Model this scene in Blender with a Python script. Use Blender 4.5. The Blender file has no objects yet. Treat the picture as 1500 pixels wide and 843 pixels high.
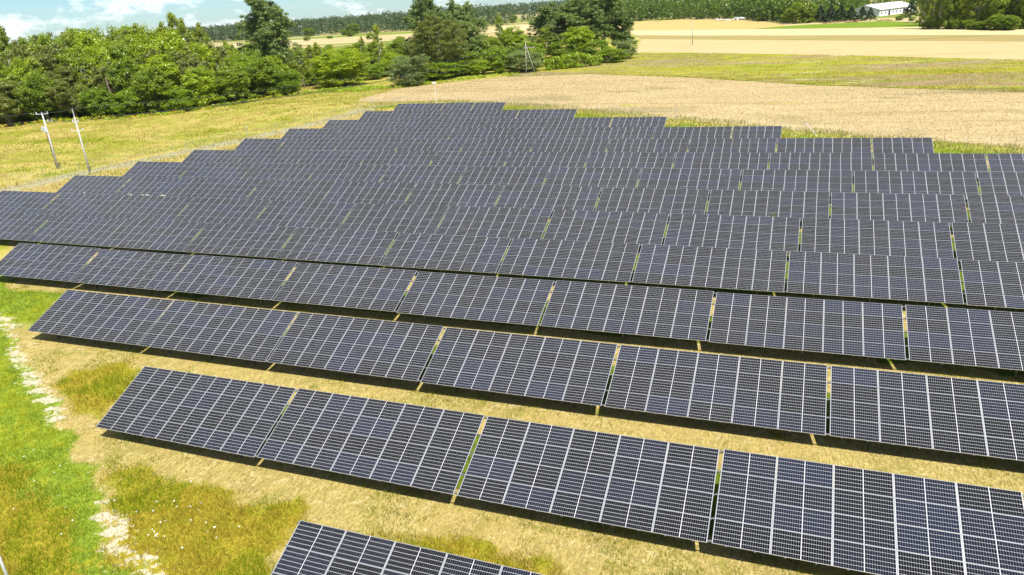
import bpy, bmesh, math, random
import numpy as np
from mathutils import Vector, Matrix
random.seed(11)
rng = np.random.default_rng(7)
scene = bpy.context.scene
COL = scene.collection
R = math.radians

# ---------------------------------------------------------------- camera
CAM_H = 20.751
cd = bpy.data.cameras.new('camera')
cd.sensor_fit = 'HORIZONTAL'; cd.sensor_width = 36.0
cd.lens = 36.0 * 1064.24 / 1500.0
cd.clip_start = 0.5; cd.clip_end = 12000
cam = bpy.data.objects.new('camera', cd); COL.objects.link(cam)
RT = Vector((0.932409, 0.35486, -0.068468)); UP = Vector((-0.068809, 0.360294, 0.930298)); FW = Vector((-0.354794, 0.862707, -0.360359))
m = Matrix((RT, UP, -FW)).transposed().to_4x4()
m.translation = (0, 0, CAM_H)
cam.matrix_world = m
scene.camera = cam

# ---------------------------------------------------------------- world and sun
SUN = Vector((0.52, -0.44, 1.0)).normalized()       # towards the sun
w = bpy.data.worlds.new('World'); scene.world = w; w.use_nodes = True
nt = w.node_tree; N = nt.nodes; N.clear(); LK = nt.links.new
out = N.new('ShaderNodeOutputWorld'); bg = N.new('ShaderNodeBackground')
sky = N.new('ShaderNodeTexSky'); sky.sky_type = 'NISHITA'; sky.sun_disc = False
sky.sun_elevation = math.asin(SUN.z); sky.sun_rotation = math.atan2(SUN.x, SUN.y)
sky.air_density = 1.0; sky.dust_density = 0.15; sky.ozone_density = 3.0
tc = N.new('ShaderNodeTexCoord')
dv = N.new('ShaderNodeMapping'); dv.inputs['Scale'].default_value = (1, 1, 2.3); LK(tc.outputs['Generated'], dv.inputs[0])
cn = N.new('ShaderNodeTexNoise'); cn.inputs['Scale'].default_value = 15.0; cn.inputs['Detail'].default_value = 8
cn.inputs['Roughness'].default_value = 0.62
LK(dv.outputs[0], cn.inputs['Vector'])
cr = N.new('ShaderNodeValToRGB'); cr.color_ramp.elements[0].position = 0.49; cr.color_ramp.elements[1].position = 0.63
cr.color_ramp.elements[0].color = (0, 0, 0, 1); cr.color_ramp.elements[1].color = (0.9, 0.9, 0.9, 1)
LK(cn.outputs['Fac'], cr.inputs[0])
mx = N.new('ShaderNodeMix'); mx.data_type = 'RGBA'
LK(cr.outputs['Color'], mx.inputs['Factor']); tint = N.new('ShaderNodeMix'); tint.data_type = 'RGBA'; tint.blend_type = 'MULTIPLY'; tint.inputs['Factor'].default_value = 1.0
tint.inputs['B'].default_value = (.74, 1.0, 1.24, 1); LK(sky.outputs[0], tint.inputs['A']); LK(tint.outputs['Result'], mx.inputs['A'])
mx.inputs['B'].default_value = (13.0, 13.2, 13.5, 1)
LK(mx.outputs['Result'], bg.inputs['Color']); bg.inputs['Strength'].default_value = 0.058
LK(bg.outputs[0], out.inputs['Surface'])

sl = bpy.data.lights.new('sun', 'SUN'); sl.energy = 5.0; sl.angle = R(0.53); sl.color = (1.0, 0.955, 0.88)
so = bpy.data.objects.new('sun', sl); COL.objects.link(so)
so.rotation_euler = (-SUN).to_track_quat('-Z', 'Y').to_euler(); so.location = (40, -40, 90)

scene.view_settings.view_transform = 'Standard'; scene.view_settings.look = 'None'
scene.view_settings.gamma = 1; scene.view_settings.use_curve_mapping = False
scene.view_settings.exposure = 0.80
scene.render.engine = 'CYCLES'
scene.cycles.max_bounces = 6; scene.cycles.diffuse_bounces = 3; scene.cycles.glossy_bounces = 3
scene.cycles.transparent_max_bounces = 8; scene.cycles.volume_bounces = 0

# ---------------------------------------------------------------- terrain
Q = (0.0445, 0.03607, 0.0874, 0.10739, -0.10757, 0.03862)
def ter(u, v):
    u = np.clip(u, -110, 45); ww = (np.clip(v, 5, 145) - 60) / 50; a = u / 50
    return Q[0]*a*a + Q[1]*a*ww + Q[2]*ww*ww + Q[3]*ww**3 + Q[4]*a*ww*ww + Q[5]*a*a*ww

# ---------------------------------------------------------------- numpy helpers
def hash2(i, j, s):
    n = (i.astype(np.int64)*374761393 + j.astype(np.int64)*668265263 + s*1442695041) & 0xffffffff
    n = ((n ^ (n >> 13)) * 1274126177) & 0xffffffff
    return ((n ^ (n >> 16)) & 0xffff) / 65535.0
def vnoise(x, y, s=0):
    x0 = np.floor(x); y0 = np.floor(y); fx = x-x0; fy = y-y0
    fx = fx*fx*(3-2*fx); fy = fy*fy*(3-2*fy)
    a = hash2(x0, y0, s); b = hash2(x0+1, y0, s); c = hash2(x0, y0+1, s); d = hash2(x0+1, y0+1, s)
    return (a*(1-fx)+b*fx)*(1-fy) + (c*(1-fx)+d*fx)*fy
def fbm(x, y, s=0, o=4):
    r = 0; am = 0.5
    for k in range(o):
        r = r + am*vnoise(x*2**k, y*2**k, s+k*17); am *= .5
    return r
def sstep(a, b, x):
    t = np.clip((x-a)/(b-a), 0, 1); return t*t*(3-2*t)
def polymask(x, y, P, soft=1.0):
    P = np.array(P, float); inside = np.zeros(x.shape, bool); dist = np.full(x.shape, 1e9)
    for (x1, y1), (x2, y2) in zip(P, np.roll(P, -1, 0)):
        c = ((y1 > y) != (y2 > y)) & (x < (x2-x1)*(y-y1)/((y2-y1) if y2 != y1 else 1e-9)+x1)
        inside ^= c
        dx, dy = x2-x1, y2-y1; t = np.clip(((x-x1)*dx+(y-y1)*dy)/(dx*dx+dy*dy+1e-9), 0, 1)
        dist = np.minimum(dist, np.hypot(x-x1-t*dx, y-y1-t*dy))
    sd = np.where(inside, dist, -dist)
    return sstep(-soft, soft, sd)
def polyline_dist(x, y, P):
    d = np.full(x.shape, 1e9)
    for (x1, y1), (x2, y2) in zip(P[:-1], P[1:]):
        dx, dy = x2-x1, y2-y1; t = np.clip(((x-x1)*dx+(y-y1)*dy)/(dx*dx+dy*dy+1e-9), 0, 1)
        d = np.minimum(d, np.hypot(x-x1-t*dx, y-y1-t*dy))
    return d

# ---------------------------------------------------------------- object helpers
def link(o, parent=None):
    COL.objects.link(o)
    if parent is not None: o.parent = parent
    return o
def tag(o, label=None, cat=None, group=None, kind=None):
    if label: o['label'] = label
    if cat: o['category'] = cat
    if group: o['group'] = group
    if kind: o['kind'] = kind
    return o
def empty(name, loc=(0, 0, 0), rz=0.0):
    o = bpy.data.objects.new(name, None); o.empty_display_size = 0.3
    o.location = loc; o.rotation_euler = (0, 0, rz); return link(o)
def mesh_np(name, co, faces, mat, parent=None, attr=None, smooth=False):
    """co (n,3); faces (m,k) index array with k = 3 or 4"""
    me = bpy.data.meshes.new(name); n = len(co); mf, k = faces.shape
    me.vertices.add(n); me.vertices.foreach_set('co', np.ascontiguousarray(co, np.float32).ravel())
    me.loops.add(mf*k); me.loops.foreach_set('vertex_index', np.ascontiguousarray(faces, np.int32).ravel())
    me.polygons.add(mf)
    me.polygons.foreach_set('loop_start', np.arange(0, mf*k, k, dtype=np.int32))
    me.polygons.foreach_set('loop_total', np.full(mf, k, np.int32))
    if smooth: me.polygons.foreach_set('use_smooth', np.ones(mf, bool))
    me.update(calc_edges=True)
    for an, dat in (attr or {}).items():
        if dat.ndim == 1:
            a = me.attributes.new(an, 'FLOAT', 'POINT'); a.data.foreach_set('value', dat.astype(np.float32))
        else:
            a = me.attributes.new(an, 'FLOAT_COLOR', 'POINT')
            d4 = np.ones((n, 4), np.float32); d4[:, :dat.shape[1]] = dat; a.data.foreach_set('color', d4.ravel())
    me.materials.append(mat)
    return link(bpy.data.objects.new(name, me), parent)
class MB:
    """collects boxes, tubes and faces, then links them as ONE mesh object"""
    def __init__(s): s.v = []; s.f = []; s.mi = []; s.cur = 0
    def add(s, vs, fs):
        o = len(s.v); s.v += [tuple(q) for q in vs]; s.f += [tuple(i+o for i in f) for f in fs]; s.mi += [s.cur]*len(fs)
    def box(s, c, d, rot=None):
        vs = [Vector((sx*d[0]/2, sy*d[1]/2, sz*d[2]/2)) for sx in (-1, 1) for sy in (-1, 1) for sz in (-1, 1)]
        if rot is not None: vs = [rot @ q for q in vs]
        s.add([q+Vector(c) for q in vs], [(0, 1, 3, 2), (4, 6, 7, 5), (0, 4, 5, 1), (2, 3, 7, 6), (0, 2, 6, 4), (1, 5, 7, 3)])
    def tube(s, pts, rad, n=6, cap=True):
        pts = [Vector(q) for q in pts]; rad = rad if hasattr(rad, '__len__') else [rad]*len(pts)
        rings = []
        for i, q in enumerate(pts):
            t = (pts[min(i+1, len(pts)-1)] - pts[max(i-1, 0)]).normalized()
            a = t.cross(Vector((0, 0, 1)) if abs(t.z) < .95 else Vector((1, 0, 0))).normalized(); b = t.cross(a)
            rings.append([q+(a*math.cos(2*math.pi*k/n)+b*math.sin(2*math.pi*k/n))*rad[i] for k in range(n)])
        vs = [q for r_ in rings for q in r_]; fs = []
        for i in range(len(pts)-1):
            for k in range(n):
                fs.append((i*n+k, i*n+(k+1) % n, (i+1)*n+(k+1) % n, (i+1)*n+k))
        if cap: fs.append(tuple(range(n))[::-1]); fs.append(tuple((len(pts)-1)*n+k for k in range(n)))
        s.add(vs, fs)
    def build(s, name, mats, parent=None, smooth=False, bevel=0):
        me = bpy.data.meshes.new(name); me.from_pydata(s.v, [], s.f)
        if not isinstance(mats, (list, tuple)): mats = [mats]
        for q in mats: me.materials.append(q)
        me.polygons.foreach_set('material_index', s.mi)
        if smooth: me.polygons.foreach_set('use_smooth', [True]*len(s.f))
        me.update()
        if bevel:
            bm = bmesh.new(); bm.from_mesh(me)
            bmesh.ops.bevel(bm, geom=bm.edges[:], offset=bevel, segments=1, affect='EDGES'); bm.to_mesh(me); bm.free()
        return link(bpy.data.objects.new(name, me), parent)
def copy_tree(o, parent=None):
    c = link(o.copy(), parent)
    for ch in o.children: copy_tree(ch, c)
    return c

# ---------------------------------------------------------------- material helpers
class NT:
    def __init__(s, name):
        s.m = bpy.data.materials.new(name); s.m.use_nodes = True; s.t = s.m.node_tree; s.t.nodes.clear()
        s.out = s.n('ShaderNodeOutputMaterial')
    def n(s, t, **k):
        q = s.t.nodes.new(t)
        for a, b in k.items(): setattr(q, a, b)
        return q
    def l(s, a, b): s.t.links.new(a, b)
    def setin(s, node, i, v):
        if hasattr(v, 'is_linked'): s.l(v, node.inputs[i])
        else: node.inputs[i].default_value = v
    def math(s, op, a, b=0.0, c=None, clamp=False):
        q = s.n('ShaderNodeMath', operation=op); q.use_clamp = clamp
        s.setin(q, 0, a); s.setin(q, 1, b)
        if c is not None: s.setin(q, 2, c)
        return q.outputs[0]
    def mix(s, f, a, b):
        q = s.n('ShaderNodeMix', data_type='RGBA'); s.setin(q, 0, f)
        s.setin(q, 6, a if hasattr(a, 'is_linked') else (*a, 1)); s.setin(q, 7, b if hasattr(b, 'is_linked') else (*b, 1))
        return q.outputs[2]
    def noise(s, vec, scale, detail=4, rough=.55, dist=0):
        q = s.n('ShaderNodeTexNoise'); q.inputs['Scale'].default_value = scale; q.inputs['Detail'].default_value = detail
        q.inputs['Roughness'].default_value = rough; q.inputs['Distortion'].default_value = dist
        if vec is not None: s.l(vec, q.inputs['Vector'])
        return q.outputs['Fac']
    def step(s, x, a, b):
        q = s.n('ShaderNodeMapRange'); q.clamp = True; q.interpolation_type = 'SMOOTHSTEP'
        s.setin(q, 0, x); q.inputs[1].default_value = a; q.inputs[2].default_value = b
        return q.outputs[0]
    def attr(s, name):
        q = s.n('ShaderNodeAttribute', attribute_name=name); return q
    def geo(s): return s.n('ShaderNodeNewGeometry').outputs['Position']
    def obj(s): return s.n('ShaderNodeTexCoord').outputs['Object']
    def rand(s): return s.n('ShaderNodeObjectInfo').outputs['Random']
    def map(s, vec, scale=(1, 1, 1), rot=(0, 0, 0)):
        q = s.n('ShaderNodeMapping'); q.inputs['Scale'].default_value = scale; q.inputs['Rotation'].default_value = rot
        s.l(vec, q.inputs[0]); return q.outputs[0]
    def pbr(s, col, rough=.8, metal=0.0, spec=.3, bump=None, bd=.05, bs=.5):
        q = s.n('ShaderNodeBsdfPrincipled'); s.setin(q, 'Base Color', col if hasattr(col, 'is_linked') else (*col, 1))
        s.setin(q, 'Roughness', rough); s.setin(q, 'Metallic', metal); q.inputs['Specular IOR Level'].default_value = spec
        if bump is not None:
            b = s.n('ShaderNodeBump'); b.inputs['Strength'].default_value = bs; b.inputs['Distance'].default_value = bd
            s.l(bump, b.inputs['Height']); s.l(b.outputs[0], q.inputs['Normal'])
        s.l(q.outputs[0], s.out.inputs['Surface']); return s.m
def simple(name, col, rough=.7, metal=0.0, var=.12, scale=3.0, spec=.3):
    t = NT(name); n = t.noise(t.obj(), scale, 5, .6)
    c = t.mix(n, tuple(q*(1-var) for q in col), tuple(min(1, q*(1+var)) for q in col))
    return t.pbr(c, rough, metal, spec)

# ================================================================ zones of the near ground
V1, DV, PITCH, TILT, ZB = 14.421, 8.941, 10.8533, 0.41598, 0.92
CT, ST = math.cos(TILT), math.sin(TILT)
ROWV = [V1 + DV*k for k in range(14)]
U0 = [-17.31, -34.73, -52.06, -69.51, -76.15, -53.66, -94.64, -92.32, -89.92, -89.46, -84.84, -82.52, -80.13, -77.69]
LUSH = [(-140, 75), (-118, 62), (-80, 45), (-57.95, 33.9), (-48.05, 28.8), (-39.85, 24.6), (-33.65, 21.4), (-28.75, 18.8), (-23.45, 16.2), (-18, 12.0), (-18, 2), (-60, 2), (-140, 40)]
OLIVE = [[(-44.2, 17.1), (-37.3, 19.6), (-32.9, 18.5), (-28.2, 16.5), (-24.8, 15.0), (-20, 11.9), (-33.1, 8.0)],
         [(-43.7, 27.7), (-44.6, 30.0), (-40.6, 31.4), (-39.1, 30.3), (-36.9, 26.0), (-36.7, 24.4), (-39.7, 25.3)],
         [(-32.3, 21.1), (-30.2, 21.7), (-27.7, 22.0), (-23.8, 20.9), (-20.3, 21.4), (-19.1, 20.3), (-18.6, 17.5), (-17.2, 15.9), (-18, 11), (-22.7, 14.3), (-27.3, 18.6)],
         [(-15.3, 20.4), (-12.6, 21.1), (-11.6, 21.6), (-10.3, 20.7), (-6.5, 20.9), (-5.3, 20.2), (-10.2, 19.1)]]
GREENP = [(-72, 42.6), (-63.8, 40.6), (-58.2, 40.2), (-54.2, 35.4), (-52.6, 32.4), (-55.8, 33.7), (-64.1, 36.2), (-74, 40)]
TRACK = [(-75.45, 43.25), (-66.45, 38.65), (-59.85, 35.45), (-50.05, 29.75), (-42.95, 26.05), (-37.75, 23.45), (-33.85, 21.25), (-30.75, 19.85), (-27.55, 18.25), (-24.45, 16.65), (-20.95, 14.65), (-16.45, 11.35)]
FENCE_L = [(-66.0, 40.6), (-110.6, 73.0), (-107.2, 86.5), (-102.8, 98.0), (-96.4, 115.3), (-92.8, 130.1), (-88.6, 148.0)]
FENCE_B = [(-88.6, 148.0), (-74.0, 151.5), (-53.6, 142.6), (-34.8, 134.1), (-27.7, 131.0), (0.8, 114.2), (20.2, 104.6), (44.0, 92.5), (70.0, 78.0)]
PARK = FENCE_L + FENCE_B[1:] + [(70, -20), (-10, -20)]
def zones(x, y):
    """soft masks over the ground: lush, olive, sand, meadow, under the tables, heather"""
    wx = x + 2.2*(fbm(x*.35, y*.35, 3)-.47)*2; wy = y + 2.2*(fbm(x*.35, y*.35, 9)-.47)*2
    lush = polymask(wx, wy, LUSH, 1.0)
    lush = np.maximum(lush, .9*polymask(wx, wy, GREENP, 1.0))
    olive = np.zeros(x.shape)
    for P_ in OLIVE: olive = np.maximum(olive, polymask(wx, wy, P_, 1.5))
    dt = polyline_dist(wx, wy, TRACK)
    dt = np.minimum(polyline_dist(x+.5*(wx-x), y+.5*(wy-y), TRACK), 9); sand = sstep(.74, .05, dt) * (.30 + .74*sstep(.34, .58, fbm(x*.22, y*.22, 24)))
    park = polymask(x, y, PARK, .6)
    meadow = (1-park) * sstep(36, 48, y + .0*x) * (x < 40)
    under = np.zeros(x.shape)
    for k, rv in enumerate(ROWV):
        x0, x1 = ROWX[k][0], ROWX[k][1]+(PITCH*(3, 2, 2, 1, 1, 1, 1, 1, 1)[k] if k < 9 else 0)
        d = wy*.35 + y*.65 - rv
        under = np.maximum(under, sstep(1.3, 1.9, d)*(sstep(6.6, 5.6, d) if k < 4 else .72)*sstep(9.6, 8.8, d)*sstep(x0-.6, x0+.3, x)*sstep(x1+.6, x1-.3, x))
    back = park*sstep(-6, -3, -polyline_dist(x, y, FENCE_B))    # long green grass along the back fence
    lush = np.maximum(lush, .85*back*(fbm(x*.2, y*.2, 31) > .3))
    strip = sstep(3.2, 1.2, polyline_dist(wx, wy, FENCE_L[1:]))
    heather = .42*sstep(.60, .70, fbm(x*.09, y*.2, 41)) * meadow
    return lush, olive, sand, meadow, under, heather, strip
def table_span(k):
    n0, n1, first, last = LAYOUT[k]
    a = U0[k] + n0*PITCH + (PITCH - (first*2.13+.2) if first < 5 else 0)
    return a, U0[k] + (n1+1)*PITCH if last == 5 else U0[k] + n1*PITCH + last*2.13
# first table index, last table index, columns of the first and of the last table
LAYOUT = [(0, 0, 5, 5), (0, 3, 5, 5), (0, 5, 5, 5), (0, 7, 5, 5), (-1, 8, 5, 5), (-4, 6, 5, 5), (0, 10, 5, 5), (0, 10, 5, 5),
          (0, 10, 5, 5), (0, 9, 4, 3), (0, 7, 5, 3), (0, 5, 5, 4), (0, 3, 5, 5), (0, 2, 5, 3)]
ROWX = [table_span(k) for k in range(14)]
ROWX[13] = (U0[13], U0[13]+PITCH+6.6*2)

# ================================================================ ground
def axis(lo, hi, step, far):
    a = np.arange(lo, hi+.01, step); pre = [lo-q for q in far][::-1]; post = [hi+q for q in far]
    return np.r_[pre, a, post]
far = [4, 10, 20, 40, 70, 120, 200, 330, 500, 800, 1300, 2000, 3200, 5000, 8000]
gx = axis(-215, 95, .75, far); gy = axis(2, 300, .75, far)
X, Y = np.meshgrid(gx, gy); xs, ys = X.ravel(), Y.ravel()
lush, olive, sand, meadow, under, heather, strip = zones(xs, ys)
near_f = sstep(420, 260, np.hypot(xs*.7, ys-60))
zz = ter(xs, ys) + .10*(fbm(xs*.15, ys*.15, 77)-.45)
ny, nx = X.shape; idx = np.arange(ny*nx).reshape(ny, nx)
faces = np.stack([idx[:-1, :-1].ravel(), idx[:-1, 1:].ravel(), idx[1:, 1:].ravel(), idx[1:, :-1].ravel()], 1)

t = NT('ground_material')
P = t.geo()
za, zb_ = t.attr('zone_a'), t.attr('zone_b')
sa = t.n('ShaderNodeSeparateColor'); t.l(za.outputs['Color'], sa.inputs[0])
sb = t.n('ShaderNodeSeparateColor'); t.l(zb_.outputs['Color'], sb.inputs[0])
n_big = t.noise(P, .12, 5, .6); n_mid = t.noise(P, .8, 6, .65); n_fine = t.noise(P, 5.0, 5, .7); n_tiny = t.noise(P, 26.0, 3, .7)
n_lay = t.noise(t.map(P, (9, 2.2, 3), (0, 0, .5)), 1.0, 5, .7, .6)
mixn = t.math('ADD', t.math('MULTIPLY', n_mid, .55), t.math('MULTIPLY', n_fine, .45))
def edge(mask, k=1.1):
    q = t.math('ADD', mask, t.math('MULTIPLY', t.math('SUBTRACT', mixn, .5), k)); return t.step(q, .36, .64)
straw = t.mix(t.step(n_lay, .32, .68), (.235, .185, .052), (.46, .365, .130))
straw = t.mix(t.step(n_mid, .56, .72), straw, (.215, .215, .035))
straw = t.mix(t.math('MULTIPLY', t.step(n_big, .5, .62), .55), straw, (.38, .28, .095)); straw = t.mix(t.math('MULTIPLY', t.step(t.noise(P, .45, 5, .7, .5), .50, .66), .7), straw, (.225, .20, .045)); straw = t.mix(t.math('MULTIPLY', t.step(t.noise(P, 1.7, 5, .7, .8), .55, .66), .6), straw, (.55, .46, .24))
green = t.mix(t.step(n_fine, .3, .7), (.090, .145, .010), (.230, .300, .026))
green = t.mix(t.math('MULTIPLY', t.step(n_mid, .5, .68), .7), green, (.34, .34, .020))
oliv = t.mix(t.step(n_fine, .32, .68), (.165, .150, .010), (.370, .290, .032))
oliv = t.mix(t.math('MULTIPLY', t.step(n_mid, .48, .66), .6), oliv, (.200, .240, .010))
sandc = t.mix(t.step(n_fine, .35, .65), (.36, .31, .21), (.60, .54, .41))
sandc = t.mix(t.math('MULTIPLY', t.step(n_tiny, .50, .62), .6), sandc, (.25, .25, .06))
n_mead = t.noise(t.map(P, (.055, .14, 1), (0, 0, -.55)), 1.0, 6, .62, .4)
mead = t.mix(t.step(n_mead, .40, .58), (.235, .250, .022), (.39, .325, .085))
mead = t.mix(t.math('MULTIPLY', t.step(n_fine, .45, .7), .5), mead, (.30, .265, .060))
mead = t.mix(t.math('MULTIPLY', t.step(t.noise(P, .30, 5, .6), .54, .66), .7), mead, (.165, .205, .012))
heat = t.mix(n_fine, (.20, .165, .095), (.33, .255, .165))
bare = t.mix(n_mid, (.36, .315, .22), (.26, .26, .11))
fld = t.noise(t.map(P, (.0022, .0075, 1), (0, 0, .5)), 1.0, 3, .5)
farc = t.mix(t.step(fld, .42, .5), (.40, .31, .145), (.16, .19, .03))
farc = t.mix(t.step(fld, .52, .56), farc, (.46, .37, .20))
c = t.mix(edge(sb.outputs[0]), straw, mead)
c = t.mix(edge(sb.outputs[2], .9), c, heat)
c = t.mix(edge(za.outputs['Alpha'], .7), c, bare)
undc = t.mix(t.step(n_fine, .3, .7), (.055, .085, .006), (.150, .200, .010)); c = t.mix(edge(sb.outputs[1], .6), c, undc)  # green grass under the tables, its colour darkened to deepen their shadow
c = t.mix(edge(sa.outputs[0]), c, green)
c = t.mix(edge(sa.outputs[1], 1.9), c, oliv)
n_s = t.noise(P, 3.2, 6, .75); qs = t.math('ADD', sa.outputs[2], t.math('MULTIPLY', t.math('SUBTRACT', n_s, .5), 2.6)); c = t.mix(t.step(qs, .42, .62), c, sandc)
c = t.mix(zb_.outputs['Alpha'], farc, c)
hb = t.math('ADD', t.math('MULTIPLY', n_fine, .7), t.math('MULTIPLY', n_lay, .5))
GROUND = t.pbr(c, .95, 0, .1, hb, .12, .55)
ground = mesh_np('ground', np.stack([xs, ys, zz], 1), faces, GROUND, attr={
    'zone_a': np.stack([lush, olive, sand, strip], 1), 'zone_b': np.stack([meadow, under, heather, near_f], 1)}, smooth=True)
tag(ground, kind='structure')
def gz(x, y):
    x = np.asarray(x, float); y = np.asarray(y, float)
    return ter(x, y) + .10*(fbm(x*.15, y*.15, 77)-.45)
def gzf(x, y): return float(gz(np.array([x]), np.array([y]))[0])

# ---------------------------------------------------------------- crop fields as sheets of their own
def field(name, poly, mat, lift, cut=5.0, jit=.5):
    pts = []
    for (x1, y1), (x2, y2) in zip(poly, poly[1:]+poly[:1]):
        n = max(1, int(math.hypot(x2-x1, y2-y1)/max(2.5, cut*.7)))
        for i in range(n):
            s = i/n; jx, jy = (random.uniform(-jit, jit), random.uniform(-jit, jit)) if i else (0, 0)
            pts.append((x1+(x2-x1)*s+jx, y1+(y2-y1)*s+jy))
    bm = bmesh.new(); bm.faces.new([bm.verts.new((x, y, 0)) for x, y in pts])
    bmesh.ops.triangulate(bm, faces=bm.faces[:])
    xa = [p[0] for p in pts]; ya = [p[1] for p in pts]
    for ax, lo, hi in ((0, min(xa), max(xa)), (1, min(ya), max(ya))):
        q = lo+cut
        while q < hi:
            co = (q, 0, 0) if ax == 0 else (0, q, 0); no = (1, 0, 0) if ax == 0 else (0, 1, 0)
            bmesh.ops.bisect_plane(bm, geom=bm.verts[:]+bm.edges[:]+bm.faces[:], plane_co=co, plane_no=no); q += cut
    co = np.array([v.co[:] for v in bm.verts]); z = gz(co[:, 0], co[:, 1])+lift
    for v, q in zip(bm.verts, z): v.co.z = q
    for f_ in bm.faces:
        if f_.normal.z < 0: f_.normal_flip()
    me = bpy.data.meshes.new(name); bm.to_mesh(me); bm.free(); me.materials.append(mat)
    me.polygons.foreach_set('use_smooth', [True]*len(me.polygons))
    return tag(link(bpy.data.objects.new(name, me)), kind='structure')
def crop_mat(name, a, b, streak, rot=-.56, tint=None, sc=1.0):
    t = NT(name); P = t.geo()
    st = t.noise(t.map(P, (.05*sc, .95*sc, .2), (0, 0, -rot)), 1.0, 5, .65, .3)
    st2 = t.noise(t.map(P, (.02*sc, .16*sc, .2), (0, 0, -rot)), 1.0, 4, .6, .5)
    f = t.noise(t.map(P, (1.1, 2.6, 1), (0, 0, -rot)), 1.0, 6, .8)
    c = t.mix(t.step(t.math('ADD', t.math('MULTIPLY', st, .45), t.math('MULTIPLY', f, .55)), .38, .62), a, b)
    c = t.mix(t.math('MULTIPLY', t.step(st2, .5, .66), .55), c, streak)
    if tint:
        c = t.mix(t.step(t.noise(t.map(P, (.03, .06, .2), (0, 0, -rot)), 1.0, 5, .6), .54, .68), c, tint)
    return t.pbr(c, .95, 0, .1, f, .2, .6)
WHEAT = crop_mat('ripe_wheat', (.35, .27, .13), (.50, .395, .22), (.27, .205, .075), tint=(.27, .225, .105))
WHEAT2 = crop_mat('pale_stubble', (.38, .295, .135), (.49, .39, .20), (.34, .26, .115))
STRAWF = crop_mat('cut_straw', (.46, .375, .19), (.55, .455, .25), (.40, .315, .14))
DARKF = crop_mat('dull_crop', (.25, .205, .07), (.33, .265, .10), (.19, .18, .05))
GOLDF = crop_mat('golden_crop', (.40, .29, .095), (.48, .36, .14), (.33, .24, .075))
GREENF = crop_mat('green_crop', (.115, .185, .012), (.165, .24, .018), (.20, .23, .03))
t = NT('flowering_meadow'); P = t.geo()
st = t.noise(t.map(P, (.035, .26, .3), (0, 0, .56)), 1.0, 6, .65, .5); st2 = t.noise(t.map(P, (.02, .11, .3), (0, 0, .50)), 1.0, 5, .6, .3); f = t.noise(P, 1.1, 6, .8)
c = t.mix(t.step(t.math('ADD', t.math('MULTIPLY', st, .6), t.math('MULTIPLY', f, .4)), .40, .56), (.155, .195, .012), (.32, .285, .035))
c = t.mix(t.math('MULTIPLY', t.step(t.math('ADD', t.math('MULTIPLY', st2, .65), t.math('MULTIPLY', f, .35)), .47, .56), .9), c, (.27, .195, .115))
c = t.mix(t.math('MULTIPLY', t.step(t.noise(t.map(P, (.05, .35, .3), (0, 0, .56)), 1.0, 4, .6), .62, .70), .8), c, (.45, .47, .33))
c = t.mix(t.math('MULTIPLY', t.step(f, .5, .75), .4), c, (.12, .155, .015))
MEADOW = t.pbr(c, .95, 0, .1, f, .25, .6)
field('wheat_field', [(-102.5, 158), (-97, 152.5), (-74.5, 153.5), (-53.6, 145.2), (-34.8, 136.6), (-27.7, 133.6), (0.8, 117.4), (20.2, 108.5), (44, 97), (80, 77), (120, 90), (60, 135), (35.8, 152.6), (3.1, 169.8), (-28.7, 193.4), (-57.9, 208.8), (-81.5, 204.8), (-94.4, 194.8), (-104, 179)], WHEAT, .03, 5, .45)
field('meadow_strip', [(-81.5, 205.4), (-57.9, 209.4), (-28.7, 194.0), (3.1, 170.4), (35.8, 153.2), (60, 135.6), (120, 90.6), (200, 100), (140, 150), (47.9, 209.4), (3.8, 246.7), (-40.6, 274.0), (-57.9, 281.5), (-75, 262), (-84, 225)], MEADOW, .09, 5, .6)
DIR = Vector((.79, -.61))
def strip_field(name, left, right, mat, lift):
    """field between two boundary lines given as (left point, right point) pairs"""
    (a, b), (c_, d) = left, right
    field(name, [a, b, d, c_], mat, lift, 18, .4)
B = [((-60, 281.9), (130, 150.5)), ((-66, 318.8), (135, 170)), ((-84, 352), (140, 188)), ((-88, 371), (140, 202)), ((-96, 404), (145, 216)),
     ((-108, 420), (150, 226)), ((-114, 468), (150, 250)), ((-120, 492), (150, 262))]
B2 = [((-60, 281.9), (47.9, 209.8), (130, 152)), ((-75, 372), (20, 297), (140, 200)), ((-79, 390), (24, 308), (140, 210)), ((-86, 410), (28.3, 324), (140, 226)),
      ((-102, 470), (-27, 422), (72, 318)), ((-118, 545), (-70, 505), (-26, 428)), ((-138, 634), (-92, 614), (-46, 560))]
def band(name, lo, hi, mat, lift): field(name, list(lo) + list(hi)[::-1], mat, lift, 20, .5)
band('stubble_field', B2[0], B2[1], WHEAT2, .06)
band('crop_strip', B2[1], B2[3], DARKF, .05)
band('straw_strip', B2[3], [(-102, 470), (-27, 420), (47, 365), (72, 318), (140, 250)], STRAWF, .06)
field('golden_field', [(-102, 470.6), (-27, 422), (-12, 432), (-12, 458), (-46, 560), (-92, 614), (-138, 634), (-118, 545)], GOLDF, .05, 22)
field('green_field', [(-26.5, 420.8), (47, 365.8), (46, 405), (37.4, 436), (-1.1, 440), (-12, 434)], GREENF, .07, 20)
field('far_tan_field', [(-480, 610), (-345, 560), (-250, 560), (-250, 660), (-345, 690), (-500, 720)], WHEAT2, .06, 40)
field('far_green_field', [(-560, 730), (-500, 722), (-345, 692), (-330, 730), (-480, 780), (-570, 790)], GREENF, .06, 40)
field('far_pale_field', [(-260, 575), (-180, 575), (-150, 640), (-240, 720), (-300, 760)], STRAWF, .05, 40)

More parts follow.
